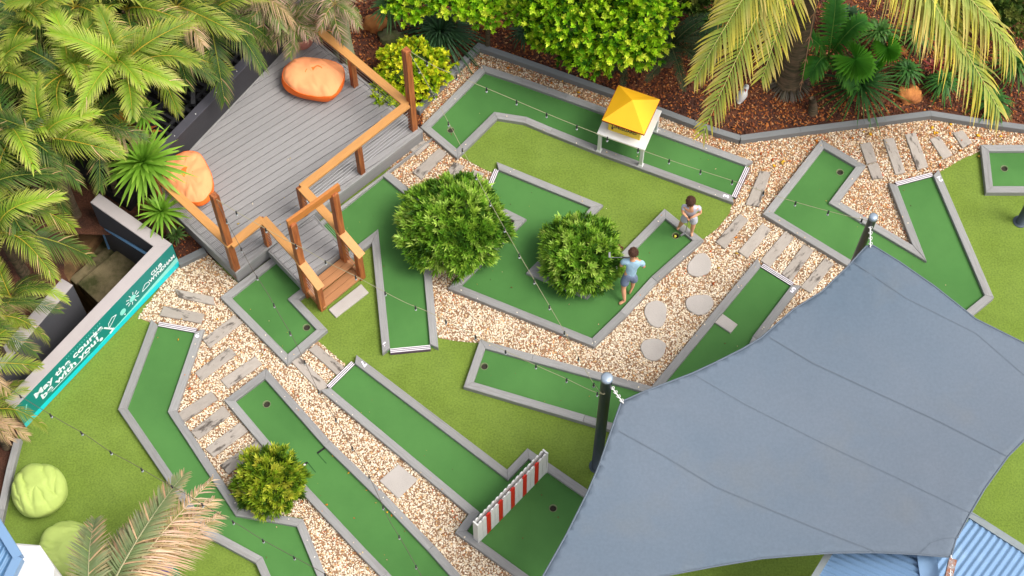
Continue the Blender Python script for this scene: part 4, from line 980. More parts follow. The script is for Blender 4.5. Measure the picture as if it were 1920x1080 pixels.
for (a, b, z_, n_, L_, lab) in [(1648, 60, .5, 60, .55, 'green strappy plant at the top, between the fan palm and the yellow fronds'), (1722, 62, .4, 60, .5, 'green strappy plant under the long yellow fronds at the top right'), (1820, 120, .4, 50, .5, 'green strappy plant in the dark soil right of the bromeliad'), (1905, 120, .5, 60, .6, 'green strappy plant at the right edge of the bed'), (1400, 60, .4, 50, .5, 'dark strappy plant behind the left yellow fronds'), (1330, 40, .4, 50, .55, 'dark strappy plant between the cycad and the yellow palm')]:
    rosette(a, b, z_, dict(ST, n=n_, L=L_, w_=.045, c0=(40, 84, 30), c1=(96, 132, 56)), lab, int(a), name='strappy_plant')
# fan palms
def fan_mb(r_, seg=26, c0=(48, 110, 26), c1=(90, 150, 40)):
    mb = MB(); c0, c1 = lin(c0), lin(c1); a0, a1 = R(-150), R(150)
    for k in range(seg):
        a = a0+(a1-a0)*k/seg; b = a0+(a1-a0)*(k+1)/seg; m_ = (a+b)/2; col = jitter(c0, .12); ce = jitter(c1, .12)
        rr = r_*random.uniform(.93, 1.05)
        vs = [(0, 0, 0), (.75*rr*cos(a), .75*rr*sin(a), -.02-.05*r_), (rr*cos(m_), rr*sin(m_), -.16*r_), (.75*rr*cos(b), .75*rr*sin(b), -.02-.05*r_), (.7*rr*cos(m_), .7*rr*sin(m_), .03)]
        mb.add([Vector(v)+Vector((.1, 0, 0)) for v in vs], [(0, 1, 4), (1, 2, 4), (4, 2, 3), (0, 4, 3)], [col, ce, ce, ce, mixv(col, ce, .5)])
    return mb
def fanpalm(px, py, z, spec, label, seed):
    random.seed(seed); c = P(px, py, 0); root = empty('fan_palm', (c.x, c.y, 0), 0, label, 'palm')
    for (dx, dy, zz, r_, az) in spec:
        me = fan_mb(r_).mesh('leaf_fan', m_leaf); t = P(px+dx, py+dy, zz); o = bpy.data.objects.new('leaf_fan', me); o.location = t-Vector(root.location)
        o.rotation_euler = (random.uniform(-.15, .15), .25, az); link(o, root)
        mb = MB(); mb.tube([(c.x, c.y, .1), (c.x+(t.x-c.x)*.4, c.y+(t.y-c.y)*.4, zz*.8), t], [.014, .012, .008], 5); mb.build('stalk', m_bark, root)
    return root
fpm = fanpalm(1548, 112, .8, [(48, -8, .9, .46, R(-40))], 'bright green young palm with one broad fan leaf, right of the big palm trunk', 70)
fanpalm(1650, 95, .8, [(10, -15, .6, .3, R(-70)), (-8, 10, .5, .22, R(-110))], 'small dull green fan palm left of the yellow fronds', 71)

def hand_frond(root, b, t, lift, curl=0, **kw):
    b = Vector(b); t = Vector(t); d_ = t-b; L_ = math.hypot(d_.x, d_.y)
    mb = frond_mb(L=L_, dz=d_.z, lift=lift, curl=curl, **kw); me = mb.mesh('frond', m_leaf)
    o = bpy.data.objects.new('frond', me); o.location = rel(root, b); o.rotation_euler = (0, 0, atan2(d_.y, d_.x)); return link(o, root)
FK = dict(n=40, ll=.34, lw=.04, vee=.2, c0=(38, 96, 30), c1=(84, 146, 44), cr=(90, 130, 50), dryc=(120, 150, 60), tipdry=.1)
fq = P(1552, 112, .5)
for (tx, ty, tz, lf_) in [(1566, -8, 1.5, .25), (1520, 140, .7, .25), (1500, 70, 1.1, .2), (1625, 40, 1.2, .3), (1600, 165, .5, .3)]: hand_frond(fpm, fq, P(tx, ty, tz), lf_, droop=.4, **FK)
# big yellowing palm at the upper right
random.seed(11)
tb = P(1478, 160, 0); ptp = Vector((tb.x+.12, tb.y+.75, 4.3))
yp = empty('yellow_palm', tb, 0, 'tall palm at the upper right with yellowing fronds and a shaggy trunk base', 'palm')
mb = MB(); mb.tube([tb.lerp(ptp, k/12)+Vector((0, 0, 0)) for k in range(13)], [.27, .24, .22, .205, .20, .19, .18, .18, .17, .17, .16, .16, .14], 14); mb.build('trunk', m_bark, yp, smooth=True)
mb = rosette_mb(130, .30, .022, -.35, .1, .5, (70, 62, 50), (150, 140, 120), .3, inner=.2); me = mb.mesh('root_skirt', m_leaf); o = bpy.data.objects.new('root_skirt', me); o.location = (0, 0, .16); link(o, yp)
YP = dict(n=58, ll=.62, lw=.040, vee=.12, c0=(124, 148, 60), c1=(238, 214, 92), cr=(210, 200, 120), dryc=(224, 194, 134), tipdry=.6, jit=.2)
cr0 = ptp
for (tx, ty, tz, lift, dr) in [(1302, 150, 2.3, .5, .32), (1318, 250, 1.6, .6, .35), (1428, 150, 2.1, .5, .25), (1875, 210, 2.2, .35, .8), (1905, 105, 2.9, .35, .8), (1790, -10, 3.4, .6, 1.0), (1340, -30, 3.3, .5, .8), (1600, -90, 4.3, .5, .6), (1680, -60, 3.6, .6, .9), (1450, -160, 4.2, .5, .7), (1350, 20, 2.9, .5, .8), (1800, 95, 3.0, .35, .8), (1860, 30, 3.1, .5, .8), (1380, 90, 2.7, .55, .4)]:
    hand_frond(yp, cr0, P(tx, ty, tz), lift, droop=dr, **(dict(YP, ll=.78, n=54, lw=.044) if tx > 1650 else YP))
for (tx, ty, tz) in [(1545, 130, 1.2)]:
    hand_frond(yp, cr0+Vector((.05, -.1, 0)), P(1500, 172, .4), .1, n=8, ll=.12, lw=.02, droop=1, c0=(150, 110, 70), c1=(150, 110, 70), cr=(170, 130, 100), dryc=(160, 120, 90), dry=1)
# palm at the bottom left, near the camera
random.seed(12)
tb = P(190, 1290, 0); ptp = P(172, 1175, 2.6)
gp = empty('grey_green_palm', tb, 0, 'grey-green palm with dry brown frond ends at the bottom left', 'palm')
mb = MB(); mb.tube([tb.lerp(ptp, k/8) for k in range(9)], .14, 12); mb.build('trunk', m_bark, gp, smooth=True)
GP_ = dict(n=64, ll=.40, lw=.026, vee=.3, c0=(104, 124, 78), c1=(160, 162, 122), cr=(176, 172, 132), dryc=(196, 160, 122), jit=.14, dry=.08, tipdry=.6)
DP_ = dict(n=60, ll=.40, lw=.026, vee=.1, c0=(176, 152, 104), c1=(226, 200, 172), cr=(206, 184, 146), dryc=(226, 194, 164), jit=.2, dry=.5, tipdry=.8)
for (tx, ty, tz, lift, dr, kw) in [(345, 890, 2.2, .25, .35, GP_), (178, 975, 2.3, .3, .3, GP_), (402, 935, 1.7, .2, .8, DP_), (380, 1010, 1.4, .2, .9, DP_), (330, 905, 1.7, .15, .9, DP_), (80, 1180, 2.4, .3, .4, GP_), (300, 1240, 2.2, .3, .4, GP_), (250, 985, 1.9, .2, .4, GP_), (355, 965, 1.6, .1, .9, DP_), (398, 900, 1.8, .2, .7, DP_), (412, 965, 1.5, .2, .9, DP_), (315, 930, 2.0, .25, .4, GP_), (290, 1000, 1.5, .1, .8, DP_)]:
    hand_frond(gp, ptp, P(tx, ty, tz), lift, droop=dr, **kw)
# potted palm and the mossy trunk
random.seed(13)
pc = P(566, 80, ZD); pot = empty('plant_pot', (pc.x, pc.y, ZD), 0, 'pink terracotta pot with soil on the deck behind the orange bean bag', 'pot')
mb = MB(); prof = [(.16, 0), (.20, .05), (.235, .25), (.245, .30), (.27, .31), (.275, .35), (.25, .355), (.235, .33)]
mb.lathe(prof, 24, (pc.x, pc.y, ZD+.004)); mb.build('pot_body', m_terra, pot, smooth=True)
mb = MB(); mb.lathe([(.236, .0), (.236, .02)], 24, (pc.x, pc.y, ZD+.325)); mb.build('soil', m_soil, pot)
palm(552, 42, 1.25, ['pink'], 20, .70, 'small potted palm with pinkish dry fronds behind the orange bean bag', 80, trunk_r=.06, base=Vector((pc.x, pc.y, 0)), name='potted_palm', el=(-.15, 1.0)).location.z = 0
palm(628, 12, 1.9, ['pink', 'pink'], 15, .72, 'small palm with green heart and dry fronds in front of the mossy trunk', 81, trunk_r=.05, el=(-.4, .9))
palm(500, 8, 1.6, ['pink', 'pink'], 16, .9, 'drying palm with pinkish fronds at the top edge left of the pot', 82, el=(-.5, .7))
mt = P(646, 112, 0); mtt = mt+Vector((0.0, .35, 3.6)); mr = empty('mossy_trunk_tree', mt, 0, 'tree with a pale mossy grey trunk behind the deck railing at the top', 'tree')
mb = MB(); mb.tube([mt.lerp(mtt, k/8) for k in range(9)], [.2, .165, .15, .145, .14, .14, .135, .13, .12], 14); mb.build('trunk', m_barkg, mr, smooth=True)
mb = MB(); sprays(mb, mtt+Vector((0, 1.3, .5)), (1.0, .8, .5), 240, 7, .14, .06, TG[:3], .3, 2, -.5, 1, 3); mb.build('crown', m_leaf, mr)

# rocks, stump, ornament
def rock(px, py, r_, sq, mat, label, seed, z=.05):
    c = P(px, py, z); o = lump_core(c, (r_, r_*.8, r_*sq), seed, 'rock', None, mat, 3, .22); tag(o, label, 'rock'); o.location = c; return o
rock(704, 46, .22, .7, m_rocko, 'orange rock in the dark soil at the top, left of the thin stem', 3)
rock(733, 70, .21, .6, m_rockm, 'mossy grey-green rock below the orange one', 4)
rock(919, 44, .20, .5, m_rocko, 'orange-brown rock beside the big strappy plant', 5)
rock(1705, 178, .23, .5, m_rocko, 'flat orange rock in the bed behind the right-hand edging', 6)
rock(1688, 95, .12, .5, m_rocko, 'small orange rock under the yellow fronds', 8)
c = P(1524, 212, 0); sm = MB(); sm.tube([c, c+Vector((-.02, .03, .18)), c+Vector((-.06, .05, .38))], [.09, .075, .05], 9); o = sm.build('tree_stump', m_bark, smooth=True); tag(o, 'small dark brown stump in the mulch below the palm trunk', 'stump')
oc = P(1390, 190, 0); orn = empty('bird_ornament', oc, 0, 'white bird-shaped garden ornament half behind a yellow frond', 'ornament')
def blob(name, pts, rs, mat, parent, n=12):
    mb = MB(); mb.tube(pts, rs, n); return mb.build(name, mat, parent, smooth=True)
blob('body', [oc+Vector((-.05, -.05, .02)), oc+Vector((-.04, -.02, .10)), oc+Vector((0, 0, .22)), oc+Vector((.02, .02, .32)), oc+Vector((.03, .03, .36))], [.03, .075, .085, .055, .02], m_white, orn)
blob('head', [oc+Vector((.02, .0, .33)), oc+Vector((.03, .0, .40)), oc+Vector((.035, .0, .46)), oc+Vector((.03, -.01, .49))], [.03, .05, .04, .01], m_white, orn)
blob('beak', [oc+Vector((.02, -.03, .42)), oc+Vector((.02, -.09, .40))], [.018, .003], m_rtrim, orn, 6)

# ------------------------------------------------------------------ hut on a table
zt = .68
tc = [P(1119, 250, zt), P(1209, 281.5, zt), P(1241, 207.5, zt)]; tc.append(tc[0]+tc[2]-tc[1])
cen = (tc[0]+tc[2])/2
tb_ = empty('white_table', (cen.x, cen.y, 0), 0, 'low white table straddling the lane marked 3', 'table')
mb = MB(); prism(mb, [(p.x, p.y) for p in tc], zt-.035, zt, .006); mb.build('tabletop', m_white, tb_)
inn = offset_poly([Vector((p.x, p.y)) for p in tc] if area2(tc) > 0 else [Vector((p.x, p.y)) for p in tc][::-1], [.05]*4)
for q in inn:
    g = MB(); ax = atan2((tc[1]-tc[0]).y, (tc[1]-tc[0]).x)
    g.box((q.x, q.y, (zt-.035+Z_CURB+.03)/2), (.055, .055, zt-.035-Z_CURB-.03), ax); lg = g.build('leg', m_white, tb_)
    g = MB(); g.lathe([(.062, 0), (.055, .02), (.035, .055)], 4, (q.x, q.y, Z_CURB+.003), Matrix.Rotation(ax+pi/4, 3, 'Z'))
    f = g.build('foot', m_white); f.location = Vector(f.location)-Vector(tb_.location)-Vector(lg.location); f.parent = lg
for i in range(4):
    a, b = V3(inn[i], zt-.07), V3(inn[(i+1) % 4], zt-.07); g = MB(); g.bar(a, b, .02, .06); g.build('apron', m_white, tb_)
ex = (tc[1]-tc[0]).normalized(); ey = (tc[2]-tc[1]).normalized()
hb0 = P(1140, 243, zt); hb1 = P(1199, 263.5, zt); ex = (hb1-hb0).normalized(); ey = Vector((-ex.y, ex.x, 0)); hw = (hb1-hb0).length; hd = hw*1.02
hut = empty('lifeguard_hut_model', hb0+ex*hw/2+ey*hd/2, atan2(ex.y, ex.x), 'yellow model lifeguard hut with a pyramid roof standing on the white table', 'model hut')
HL = .34
def hp(x, y, z): return hb0+ex*x+ey*y+Vector((0, 0, z+.002))
def hbox(name, x0, x1, y0, y1, z0, z1, mat):
    mb = MB(); vs = [hp(x, y, z) for x in (x0, x1) for y in (y0, y1) for z in (z0, z1)]
    mb.add(vs, [(0, 1, 3, 2), (4, 6, 7, 5), (0, 4, 5, 1), (2, 3, 7, 6), (0, 2, 6, 4), (1, 5, 7, 3)]); return mb.build(name, mat, hut)
t = .02
hbox('wall', 0, hw, 0, t, 0, HL*.60, m_yelb); hbox('wall', 0, t+.05, .0, t, HL*.60, HL, m_yelb); hbox('wall', hw-t-.05, hw, 0, t, HL*.60, HL, m_yelb)
hbox('wall', 0, t, t, hd-t, 0, HL, m_yelb); hbox('wall', hw-t, hw, t, hd-t, 0, HL, m_yelb); hbox('wall', 0, hw, hd-t, hd, 0, HL, m_yelb)
hbox('window', t+.05, hw-t-.05, .006, .012, HL*.60, HL, M('hut_window', (96, 92, 88), .4, .1))
ov = .09; e = [hp(-ov, -ov, HL), hp(hw+ov, -ov, HL), hp(hw+ov, hd+ov, HL), hp(-ov, hd+ov, HL)]; ap = hp(hw/2, hd/2, HL+.30); e2 = [v+Vector((0, 0, .018)) for v in e]
mb = MB(); mb.add(e2+[ap]+e, [(0, 1, 4), (1, 2, 4), (2, 3, 4), (3, 0, 4), (8, 7, 6, 5)]); mb.build('roof', m_yel, hut)
for i in range(4):
    a, b = e[i], e[(i+1) % 4]; g = MB(); g.bar(a+Vector((0, 0, .004)), b+Vector((0, 0, .004)), .012, .026); g.build('eave_trim', m_rtrim, hut)
gl, tot = glyphs('LIFEGUARD', .085, .0015)
for me, x in gl:
    me.materials.clear(); me.materials.append(m_black); o = bpy.data.objects.new('letter', me); link(o, hut); o.rotation_euler = (pi/2, 0, 0); o.location = rel(hut, hp(hw/2-tot/2+x, -.003, HL*.36))
mb = MB(); mb.add([hp(.06, -.003, .05), hp(.085, -.003, .05), hp(.09, -.003, .11), hp(.055, -.003, .12)], [(0, 1, 2, 3)]); mb.build('emblem', m_black, hut)

# ------------------------------------------------------------------ picket barrier
fa_, fb2 = P(898, 1017, Z_TURF), P(1023, 887, Z_TURF); fd = (fb2-fa_); FLn = fd.length; fd.normalize(); fn = Vector((fd.y, -fd.x, 0))
pf = empty('picket_barrier', fa_, atan2(fd.y, fd.x), 'low white picket barrier with five red pickets across lane 7', 'barrier')
FH = .80; pw = FLn/17
for i in range(17):
    x0 = i*pw+.003; x1 = (i+1)*pw-.003; prof = [(x0, .01), (x1, .01), (x1, FH-.04), ((x0+x1)/2+.015, FH), ((x0+x1)/2-.015, FH), (x0, FH-.04)]
    vs = [fa_+fd*x+fn*y+Vector((0, 0, z)) for y in (.008, -.014) for x, z in prof]; n = 6
    mb = MB(); mb.add(vs, [tuple(range(n)), tuple(reversed(range(n, 2*n)))]+[(i_, n+i_, n+(i_+1) % n, (i_+1) % n) for i_ in range(n)])
    mb.build('picket', m_red if i in (2, 5, 8, 11, 14) else m_white, pf)
for z in (.22, .62):
    mb = MB(); mb.bar(fa_-fn*.035+Vector((0, 0, z)), fb2-fn*.035+Vector((0, 0, z)), .035, .06); mb.build('rail', m_white, pf)
for i in range(17):   # back row of pickets, seen as a second scalloped edge
    x0 = i*pw+.003; x1 = (i+1)*pw-.003; prof = [(x0, .01), (x1, .01), (x1, FH-.03), ((x0+x1)/2+.015, FH+.01), ((x0+x1)/2-.015, FH+.01), (x0, FH-.03)]
    vs = [fa_+fd*x+fn*y+Vector((0, 0, z)) for y in (-.056, -.078) for x, z in prof]; n = 6
    mb = MB(); mb.add(vs, [tuple(range(n)), tuple(reversed(range(n, 2*n)))]+[(i_, n+i_, n+(i_+1) % n, (i_+1) % n) for i_ in range(n)]); mb.build('picket', m_white, pf)
for s in (0, 1):
    q = fa_+fd*(FLn+.012 if s else -.012)-fn*.035; mb = MB(); mb.box(q+Vector((0, 0, FH/2)), (.024, .10, FH-.02), atan2(fd.y, fd.x)); mb.build('end_board', m_white, pf)

# ------------------------------------------------------------------ shade sail and poles
corners = [(xy(1168, 752, 2.85), 2.85), (xy(1632, 462, 3.05), 3.05), (xy(2050, 705, 2.7), 2.7), (xy(1783, 1044, 2.85), 2.85), (xy(940, 1195, 2.7), 2.7)]
ctr = sum((c[0] for c in corners), Vector((0, 0)))/5
def zs(x, y):
    p = Vector((x, y)); ws = [1/((p-c).length_squared+.02) for c, _ in corners]; S_ = sum(ws)
    z = sum(w_*h for w_, (_, h) in zip(ws, corners))/S_
    r_ = (p-ctr).length; return z-.22*math.exp(-r_*r_/6.0)+.025*noise.noise(Vector((x*.45, y*.45, 9)))+sum(.012*math.exp(-(p-c).length/.7)*sin(15*atan2(p.y-c.y, p.x-c.x)) for c, _ in corners)
def Ps(px, py, dz=0):
    z = 2.8
    for _ in range(8): p = P(px, py, z); z = zs(p.x, p.y)
    p.z = z+dz; return p
edge = [(1165, 753), (1158, 772), (1144, 812), (1123, 873), (1101, 924), (1062, 1002), (1018, 1080), (985, 1132), (940, 1195), (1020, 1150), (1100, 1115), (1245, 1080), (1340, 1062), (1430, 1047), (1555, 1037), (1640, 1036), (1710, 1039), (1783, 1045), (1792, 1013), (1818, 965), (1846, 917), (1890, 856), (1920, 826), (1985, 765), (2050, 705), (1990, 672), (1920, 643), (1830, 598), (1753, 537), (1687, 491), (1637, 460), (1625, 460), (1590, 499), (1540, 547), (1487, 580), (1427, 633), (1390, 655), (1340, 680), (1297, 700), (1210, 733)]
def dense(pts, step=14):
    out = []
    for i in range(len(pts)):
        a, b = pts[i], pts[(i+1) % len(pts)]; k = max(1, int(math.hypot(b[0]-a[0], b[1]-a[1])/step))
        out += [(a[0]+(b[0]-a[0])*j/k, a[1]+(b[1]-a[1])*j/k) for j in range(k)]
    return out
ed = dense(edge); ring = [Ps(a, b) for a, b in ed]; nb = len(ring)
rp = [Vector((p.x, p.y)) for p in ring]; arr = np.array([(p.x, p.y) for p in rp]); lo, hi = arr.min(0), arr.max(0)
gx, gy = np.meshgrid(np.arange(lo[0], hi[0], .09), np.arange(lo[1], hi[1], .09)); g = np.stack([gx.ravel(), gy.ravel()], 1); g = g[inside(g, rp)]
keep = np.array([np.min(np.linalg.norm(arr-q, axis=1)) > .045 for q in g]); g = g[keep]
pts2 = rp+[Vector((float(a), float(b))) for a, b in g]
res = geometry.delaunay_2d_cdt(pts2, [(i, (i+1) % nb) for i in range(nb)], [], 1, 1e-5)
sail = empty('shade_sail', (ctr.x, ctr.y, 0), 0, 'large blue-grey fabric shade sail covering the lower right of the course', 'shade sail')
mb = MB(); fs = []
for f in res[2]:
    a, b, c = [res[0][i] for i in f[:3]]; fs.append(tuple(f) if (b-a).x*(c-a).y-(b-a).y*(c-a).x > 0 else tuple(reversed(f)))
mb.add([(v.x, v.y, zs(v.x, v.y)) for v in res[0]], fs); so_ = mb.build('sail_cloth', m_sail, sail, smooth=True)
sm_ = so_.modifiers.new('thickness', 'SOLIDIFY'); sm_.thickness = .006; sm_.offset = -1
def strip(pts, w_, name, mat, dz, par):
    pp = [Ps(a, b, dz) for a, b in dense(pts, 16)[:-max(1, int(math.hypot(pts[0][0]-pts[-1][0], pts[0][1]-pts[-1][1])/16))]]+[Ps(*pts[-1], dz)]
    mb = MB(); vs = []
    for i, p in enumerate(pp):
        t = pp[min(i+1, len(pp)-1)]-pp[max(0, i-1)]; s = Vector((-t.y, t.x, 0)).normalized()*w_/2; vs += [p-s, p+s]
    mb.add(vs, [(2*i, 2*i+2, 2*i+3, 2*i+1) for i in range(len(pp)-1)]); return mb.build(name, mat, par)
strip([(1160, 808), (1245, 855), (1340, 912), (1430, 950), (1540, 995), (1640, 1034)], .014, 'seam', m_seam, .009, sail)
strip([(1442, 632), (1524, 681), (1640, 735), (1760, 790), (1887, 855)], .014, 'seam', m_seam, .009, sail)
strip([(1300, 702), (1400, 760), (1540, 830), (1690, 900), (1846, 975)], .010, 'seam', m_seam, .006, sail)
strip([(1600, 492), (1700, 560), (1830, 625), (1985, 760)], .010, 'seam', m_seam, .006, sail)
strip([(1725, 1038), (1745, 1018), (1770, 1010), (1798, 1008)], .012, 'corner_patch', m_seam, .008, sail)
mb = MB(); mb.tube([p+Vector((0, 0, .0)) for p in ring]+[ring[0]], .012, 6, caps=False); mb.build('edge_hem', m_seam, sail, smooth=True)
def pole(px, py, z, label, r_=.085, dxy=(0, 0), cap=True):
    t = P(px, py, z); b = Vector((t.x+dxy[0], t.y+dxy[1], 0)); root = empty('steel_pole', b, 0, label, 'pole')
    mb = MB(); mb.tube([b, t], r_, 20); mb.build('shaft', m_pole, root, smooth=False)
    for p_ in root.children[0].data.polygons: p_.use_smooth = len(p_.vertices) == 4
    mb = MB(); mb.lathe([(r_+.004, -.05), (r_+.004, .0), (r_*.7, .018), (0.01, .022)], 20, t); mb.build('cap', m_polecap, root, smooth=True)
    mb = MB(); mb.lathe([(.12, 0), (.12, .015), (r_+.02, .02)], 18, (b.x, b.y, .01)); mb.build('base_plate', m_pole, root); return root, t
p1r, p1t = pole(1138, 708, 3.25, 'dark steel pole with a galvanised cap beside lane 5, holding the left sail corner', .082, (.0, .0))
p2r, p2t = pole(1638, 406, 3.3, 'steel pole inside the V-shaped lane holding the top corner of the shade sail', .062, (-.10, -.05))
p3r, p3t = pole(1786, 1094, 2.9, 'rusty capped pole at the bottom sail corner in front of the blue roof', .07)
def rope(name, a, b, r_, label):
    root = empty(name, a, 0, label, 'rope'); mb = MB(); mb.tube([a, b], r_, 6); mb.build('chain', m_white, root)
    for k in range(4):
        q = a.lerp(b, (k+.3)/4); mb = MB()
        mb.tube([q+Vector((.028*cos(u), .02*sin(u), .02*sin(u*2))) for u in [2*pi*i/8 for i in range(9)]], .007, 5); mb.build('knot', m_white, root, smooth=True)
rope('sail_rope', p1t+Vector((.08, .02, -.35)), Ps(1169, 757, .01), .009, 'white knotted rope tying the left sail corner to its pole')
rope('sail_rope', p2t+Vector((-.02, -.05, -.18)), Ps(1632, 464, .01), .009, 'white chain and shackle tying the top sail corner to its pole')
rope('sail_rope', p3t+Vector((0, .06, -.1)), Ps(1783, 1042, .01), .012, 'white rope at the bottom sail corner')
rk = empty('rusty_bracket', P(1790, 1068, 2.7), 0, 'rusty steel bracket on the blue roof below the bottom sail corner', 'bracket')
mb = MB(); mb.bar(P(1786, 1050, 2.75), P(1772, 1110, 2.75), .10, .10); mb.build('bracket_arm', m_rust, rk)

# ------------------------------------------------------------------ corrugated roofs
def corrugated(name, O, U, V, nu, nv, mat, parent, pitch=.075, amp=.013):
    """sheet from O spanning U (across the ribs) and V (along the ribs)"""
    mb = MB(); L_ = U.length; k = max(2, int(L_/pitch)*6); N3 = U.cross(V).normalized()
    if N3.z < 0: N3 = -N3
    for i in range(k+1):
        f = i/k; h = amp*sin(f*L_/pitch*2*pi); mb.v += [tuple(O+U*f+N3*h), tuple(O+U*f+V+N3*h)]
    mb.f = [(2*i, 2*i+2, 2*i+3, 2*i+1) for i in range(k)]; mb.mi = [0]*k
    return mb.build(name, mat, parent, smooth=True)
rf = empty('blue_roofed_hut', P(1780, 1150, 0), 0, 'hut with two pale blue corrugated roof slopes at the bottom right', 'hut')
ra, rb = P(1818, 972, 2.1), P(1960, 1063, 2.1)      # eave with gutter
rd = P(1700, 1140, 2.5)-P(1818, 972, 2.1)
corrugated('roof_sheet', ra, (rb-ra)*1.5, P(1715, 1110, 2.45)-ra, 1, 1, m_roof, rf, .095, .014)
mb = MB(); mb.bar(ra+Vector((0, .05, .0)), ra+(rb-ra)*1.5+Vector((0, .05, 0)), .10, .07); mb.build('gutter', m_gutter, rf)
qa, qb = P(1572, 1020, 2.15), P(1520, 1105, 2.15)
corrugated('roof_sheet', qa+(qa-qb)*1.4, (qb-qa)*2.8, P(1737, 1092, 2.5)-qa, 1, 1, m_roof, rf, .085, .014)
mb = MB(); mb.bar(qa+(qa-qb)*1.4+Vector((-.05, 0, 0)), qb+(qb-qa)*.4+Vector((-.05, 0, 0)), .09, .07); mb.build('gutter', m_gutter, rf)
mb = MB(); a_, b_ = P(1731, 1000, 2.5), P(1752, 1140, 2.5); mb.bar(a_, b_, .26, .02); mb.build('ridge_cap', m_roof, rf)
for (q0, q1) in ((P(1600, 1120, 0), P(1900, 1230, 0)),):
    mb = MB(); mb.box(((q0+q1)/2)+Vector((0, -.3, .8)), (2.0, .8, 1.6), R(-30)); mb.build('wall', m_white, rf)
# building corner at the bottom left: blue roof, fascia and white box
bl = empty('white_building_corner', P(20, 1110, 0), 0, 'white building corner with a blue metal roof edge at the bottom left', 'building')
zz = 5.0
wp = [xy(28, 1017, zz), xy(74, 1021, zz), xy(101, 1062, zz), xy(90, 1130, zz), xy(-60, 1130, zz), xy(-60, 1040, zz)]
mb = MB(); prism(mb, wp, .0, zz, .03); mb.build('wall', m_white, bl)
zr = 5.35
m_rd = M('blue_roof_dark', (84, 126, 164), .4, .06, 2, spec=.5)
corrugated('roof_sheet', P(-90, 870, zr), P(34, 1050, zr)-P(-90, 870, zr), P(-30, 1170, zr)-P(34, 1050, zr), 1, 1, m_rd, bl, .09, .015)
for a_, b_ in (((-40, 925), (36, 1047)), ((36, 1047), (8, 1105))):
    q0, q1 = P(*a_, zr+(.03 if a_[0] < 0 else .024)), P(*b_, zr+(.03 if a_[0] < 0 else .024)); mb = MB(); mb.bar(q0, q1, .11, .12); mb.build('roof_edge', m_roof, bl, rz=atan2((q1-q0).y, (q1-q0).x))
# patterned box
bx = P(322, 1088, 0); pb = empty('patterned_box', bx, R(-35), 'small blue and white patterned box with a green end at the bottom left', 'box')
m_pb = M('blue_pattern', (44, 58, 150), .5, .1, 10, col2=(214, 222, 238), mix=(.52, .56)); m_pg = M('green_plastic', (16, 128, 92), .5, .05)
def lbox(name, c, s, mat):
    mb = MB(); mb.box((0, 0, 0), s); me = mb.mesh(name, mat); o = bpy.data.objects.new(name, me); o.location = c; return link(o, pb)
lbox('box_body', (0, -.1, .31), (.24, .36, .58), m_pb); lbox('box_end', (.135, -.1, .32), (.03, .38, .60), m_pg); lbox('box_end', (0, .095, .32), (.24, .03, .60), m_pg)

# ------------------------------------------------------------------ bean bags
def beanbag(px, py, z0, rx, ry, h, rz, mat, label, name, seed, pleats=0, top_mat=None, taper=0):
    c = P(px, py, z0+h*.4); root = empty(name, (c.x, c.y, z0), rz, label, 'bean bag')
    NU, NV = 128, 56
    def surf(th, ph, off=0):
        ct, s_ = cos(ph), sin(ph)
        r_ = abs(ct)**.52
        cth = abs(cos(th))**.8*(1 if cos(th) > 0 else -1); sth = abs(sin(th))**.8*(1 if sin(th) > 0 else -1)
        w_ = 1+.03*noise.noise(Vector((cos(th)*1.5, sin(th)*1.5, ph*1.5+seed)))*2
        x = rx*r_*(cos(th) if pleats else cth)*w_; y = ry*r_*(sin(th) if pleats else sth)*w_*(1-taper*cos(th))
        z = (h*.5+h*.5*s_)
        if s_ > 0:
            cr_ = noise.noise(Vector((x*4+seed, y*4, 2)))*.045
            if pleats:
                wx = x+.10*noise.noise(Vector((x*3, y*3, seed)))+.05*noise.noise(Vector((x*8, y*8, seed)))
                fold = abs(noise.noise(Vector((seed, wx*7+y*.8, y*1.2)))); crease = max(0, 1-fold*6)*(.4+.9*abs(noise.noise(Vector((x*3, y*3, seed+2)))))
                cr_ += (fold*.08-.025-crease*.05)*(1 if ct > .1 else ct*10)
            else: cr_ += abs(noise.noise(Vector((x*5+seed, y*8+x*4, 1))))*.085
            z += cr_*h*1.3
        nrm = Vector((x/rx/rx, y/ry/ry, (z-h*.5)/(h*h*.25))).normalized()
        return Vector((x, y, max(z, 0)))+nrm*off
    mb = MB()
    for j in range(NV+1):
        ph = -pi/2+pi*j/NV
        for i in range(NU): mb.v.append(tuple(surf(2*pi*i/NU, ph)))
    mb.f = [(j*NU+i, j*NU+(i+1) % NU, (j+1)*NU+(i+1) % NU, (j+1)*NU+i) for j in range(NV) for i in range(NU)]; mb.mi = [0]*len(mb.f)
    o = bpy.data.objects.new('bag_body', mb.mesh('bag_body', mat, True)); link(o, root)
    if top_mat:  # lighter peach patch laid just over the upper side of the bag
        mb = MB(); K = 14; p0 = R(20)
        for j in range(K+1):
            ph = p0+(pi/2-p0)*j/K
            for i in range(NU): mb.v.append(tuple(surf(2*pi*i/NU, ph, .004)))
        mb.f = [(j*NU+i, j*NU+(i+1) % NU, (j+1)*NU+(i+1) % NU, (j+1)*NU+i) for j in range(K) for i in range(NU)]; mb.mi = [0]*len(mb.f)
        o = bpy.data.objects.new('top_panel', mb.mesh('top_panel', top_mat, True)); link(o, root)
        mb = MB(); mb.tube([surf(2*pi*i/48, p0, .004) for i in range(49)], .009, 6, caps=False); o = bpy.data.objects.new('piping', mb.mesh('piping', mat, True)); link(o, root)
    return root
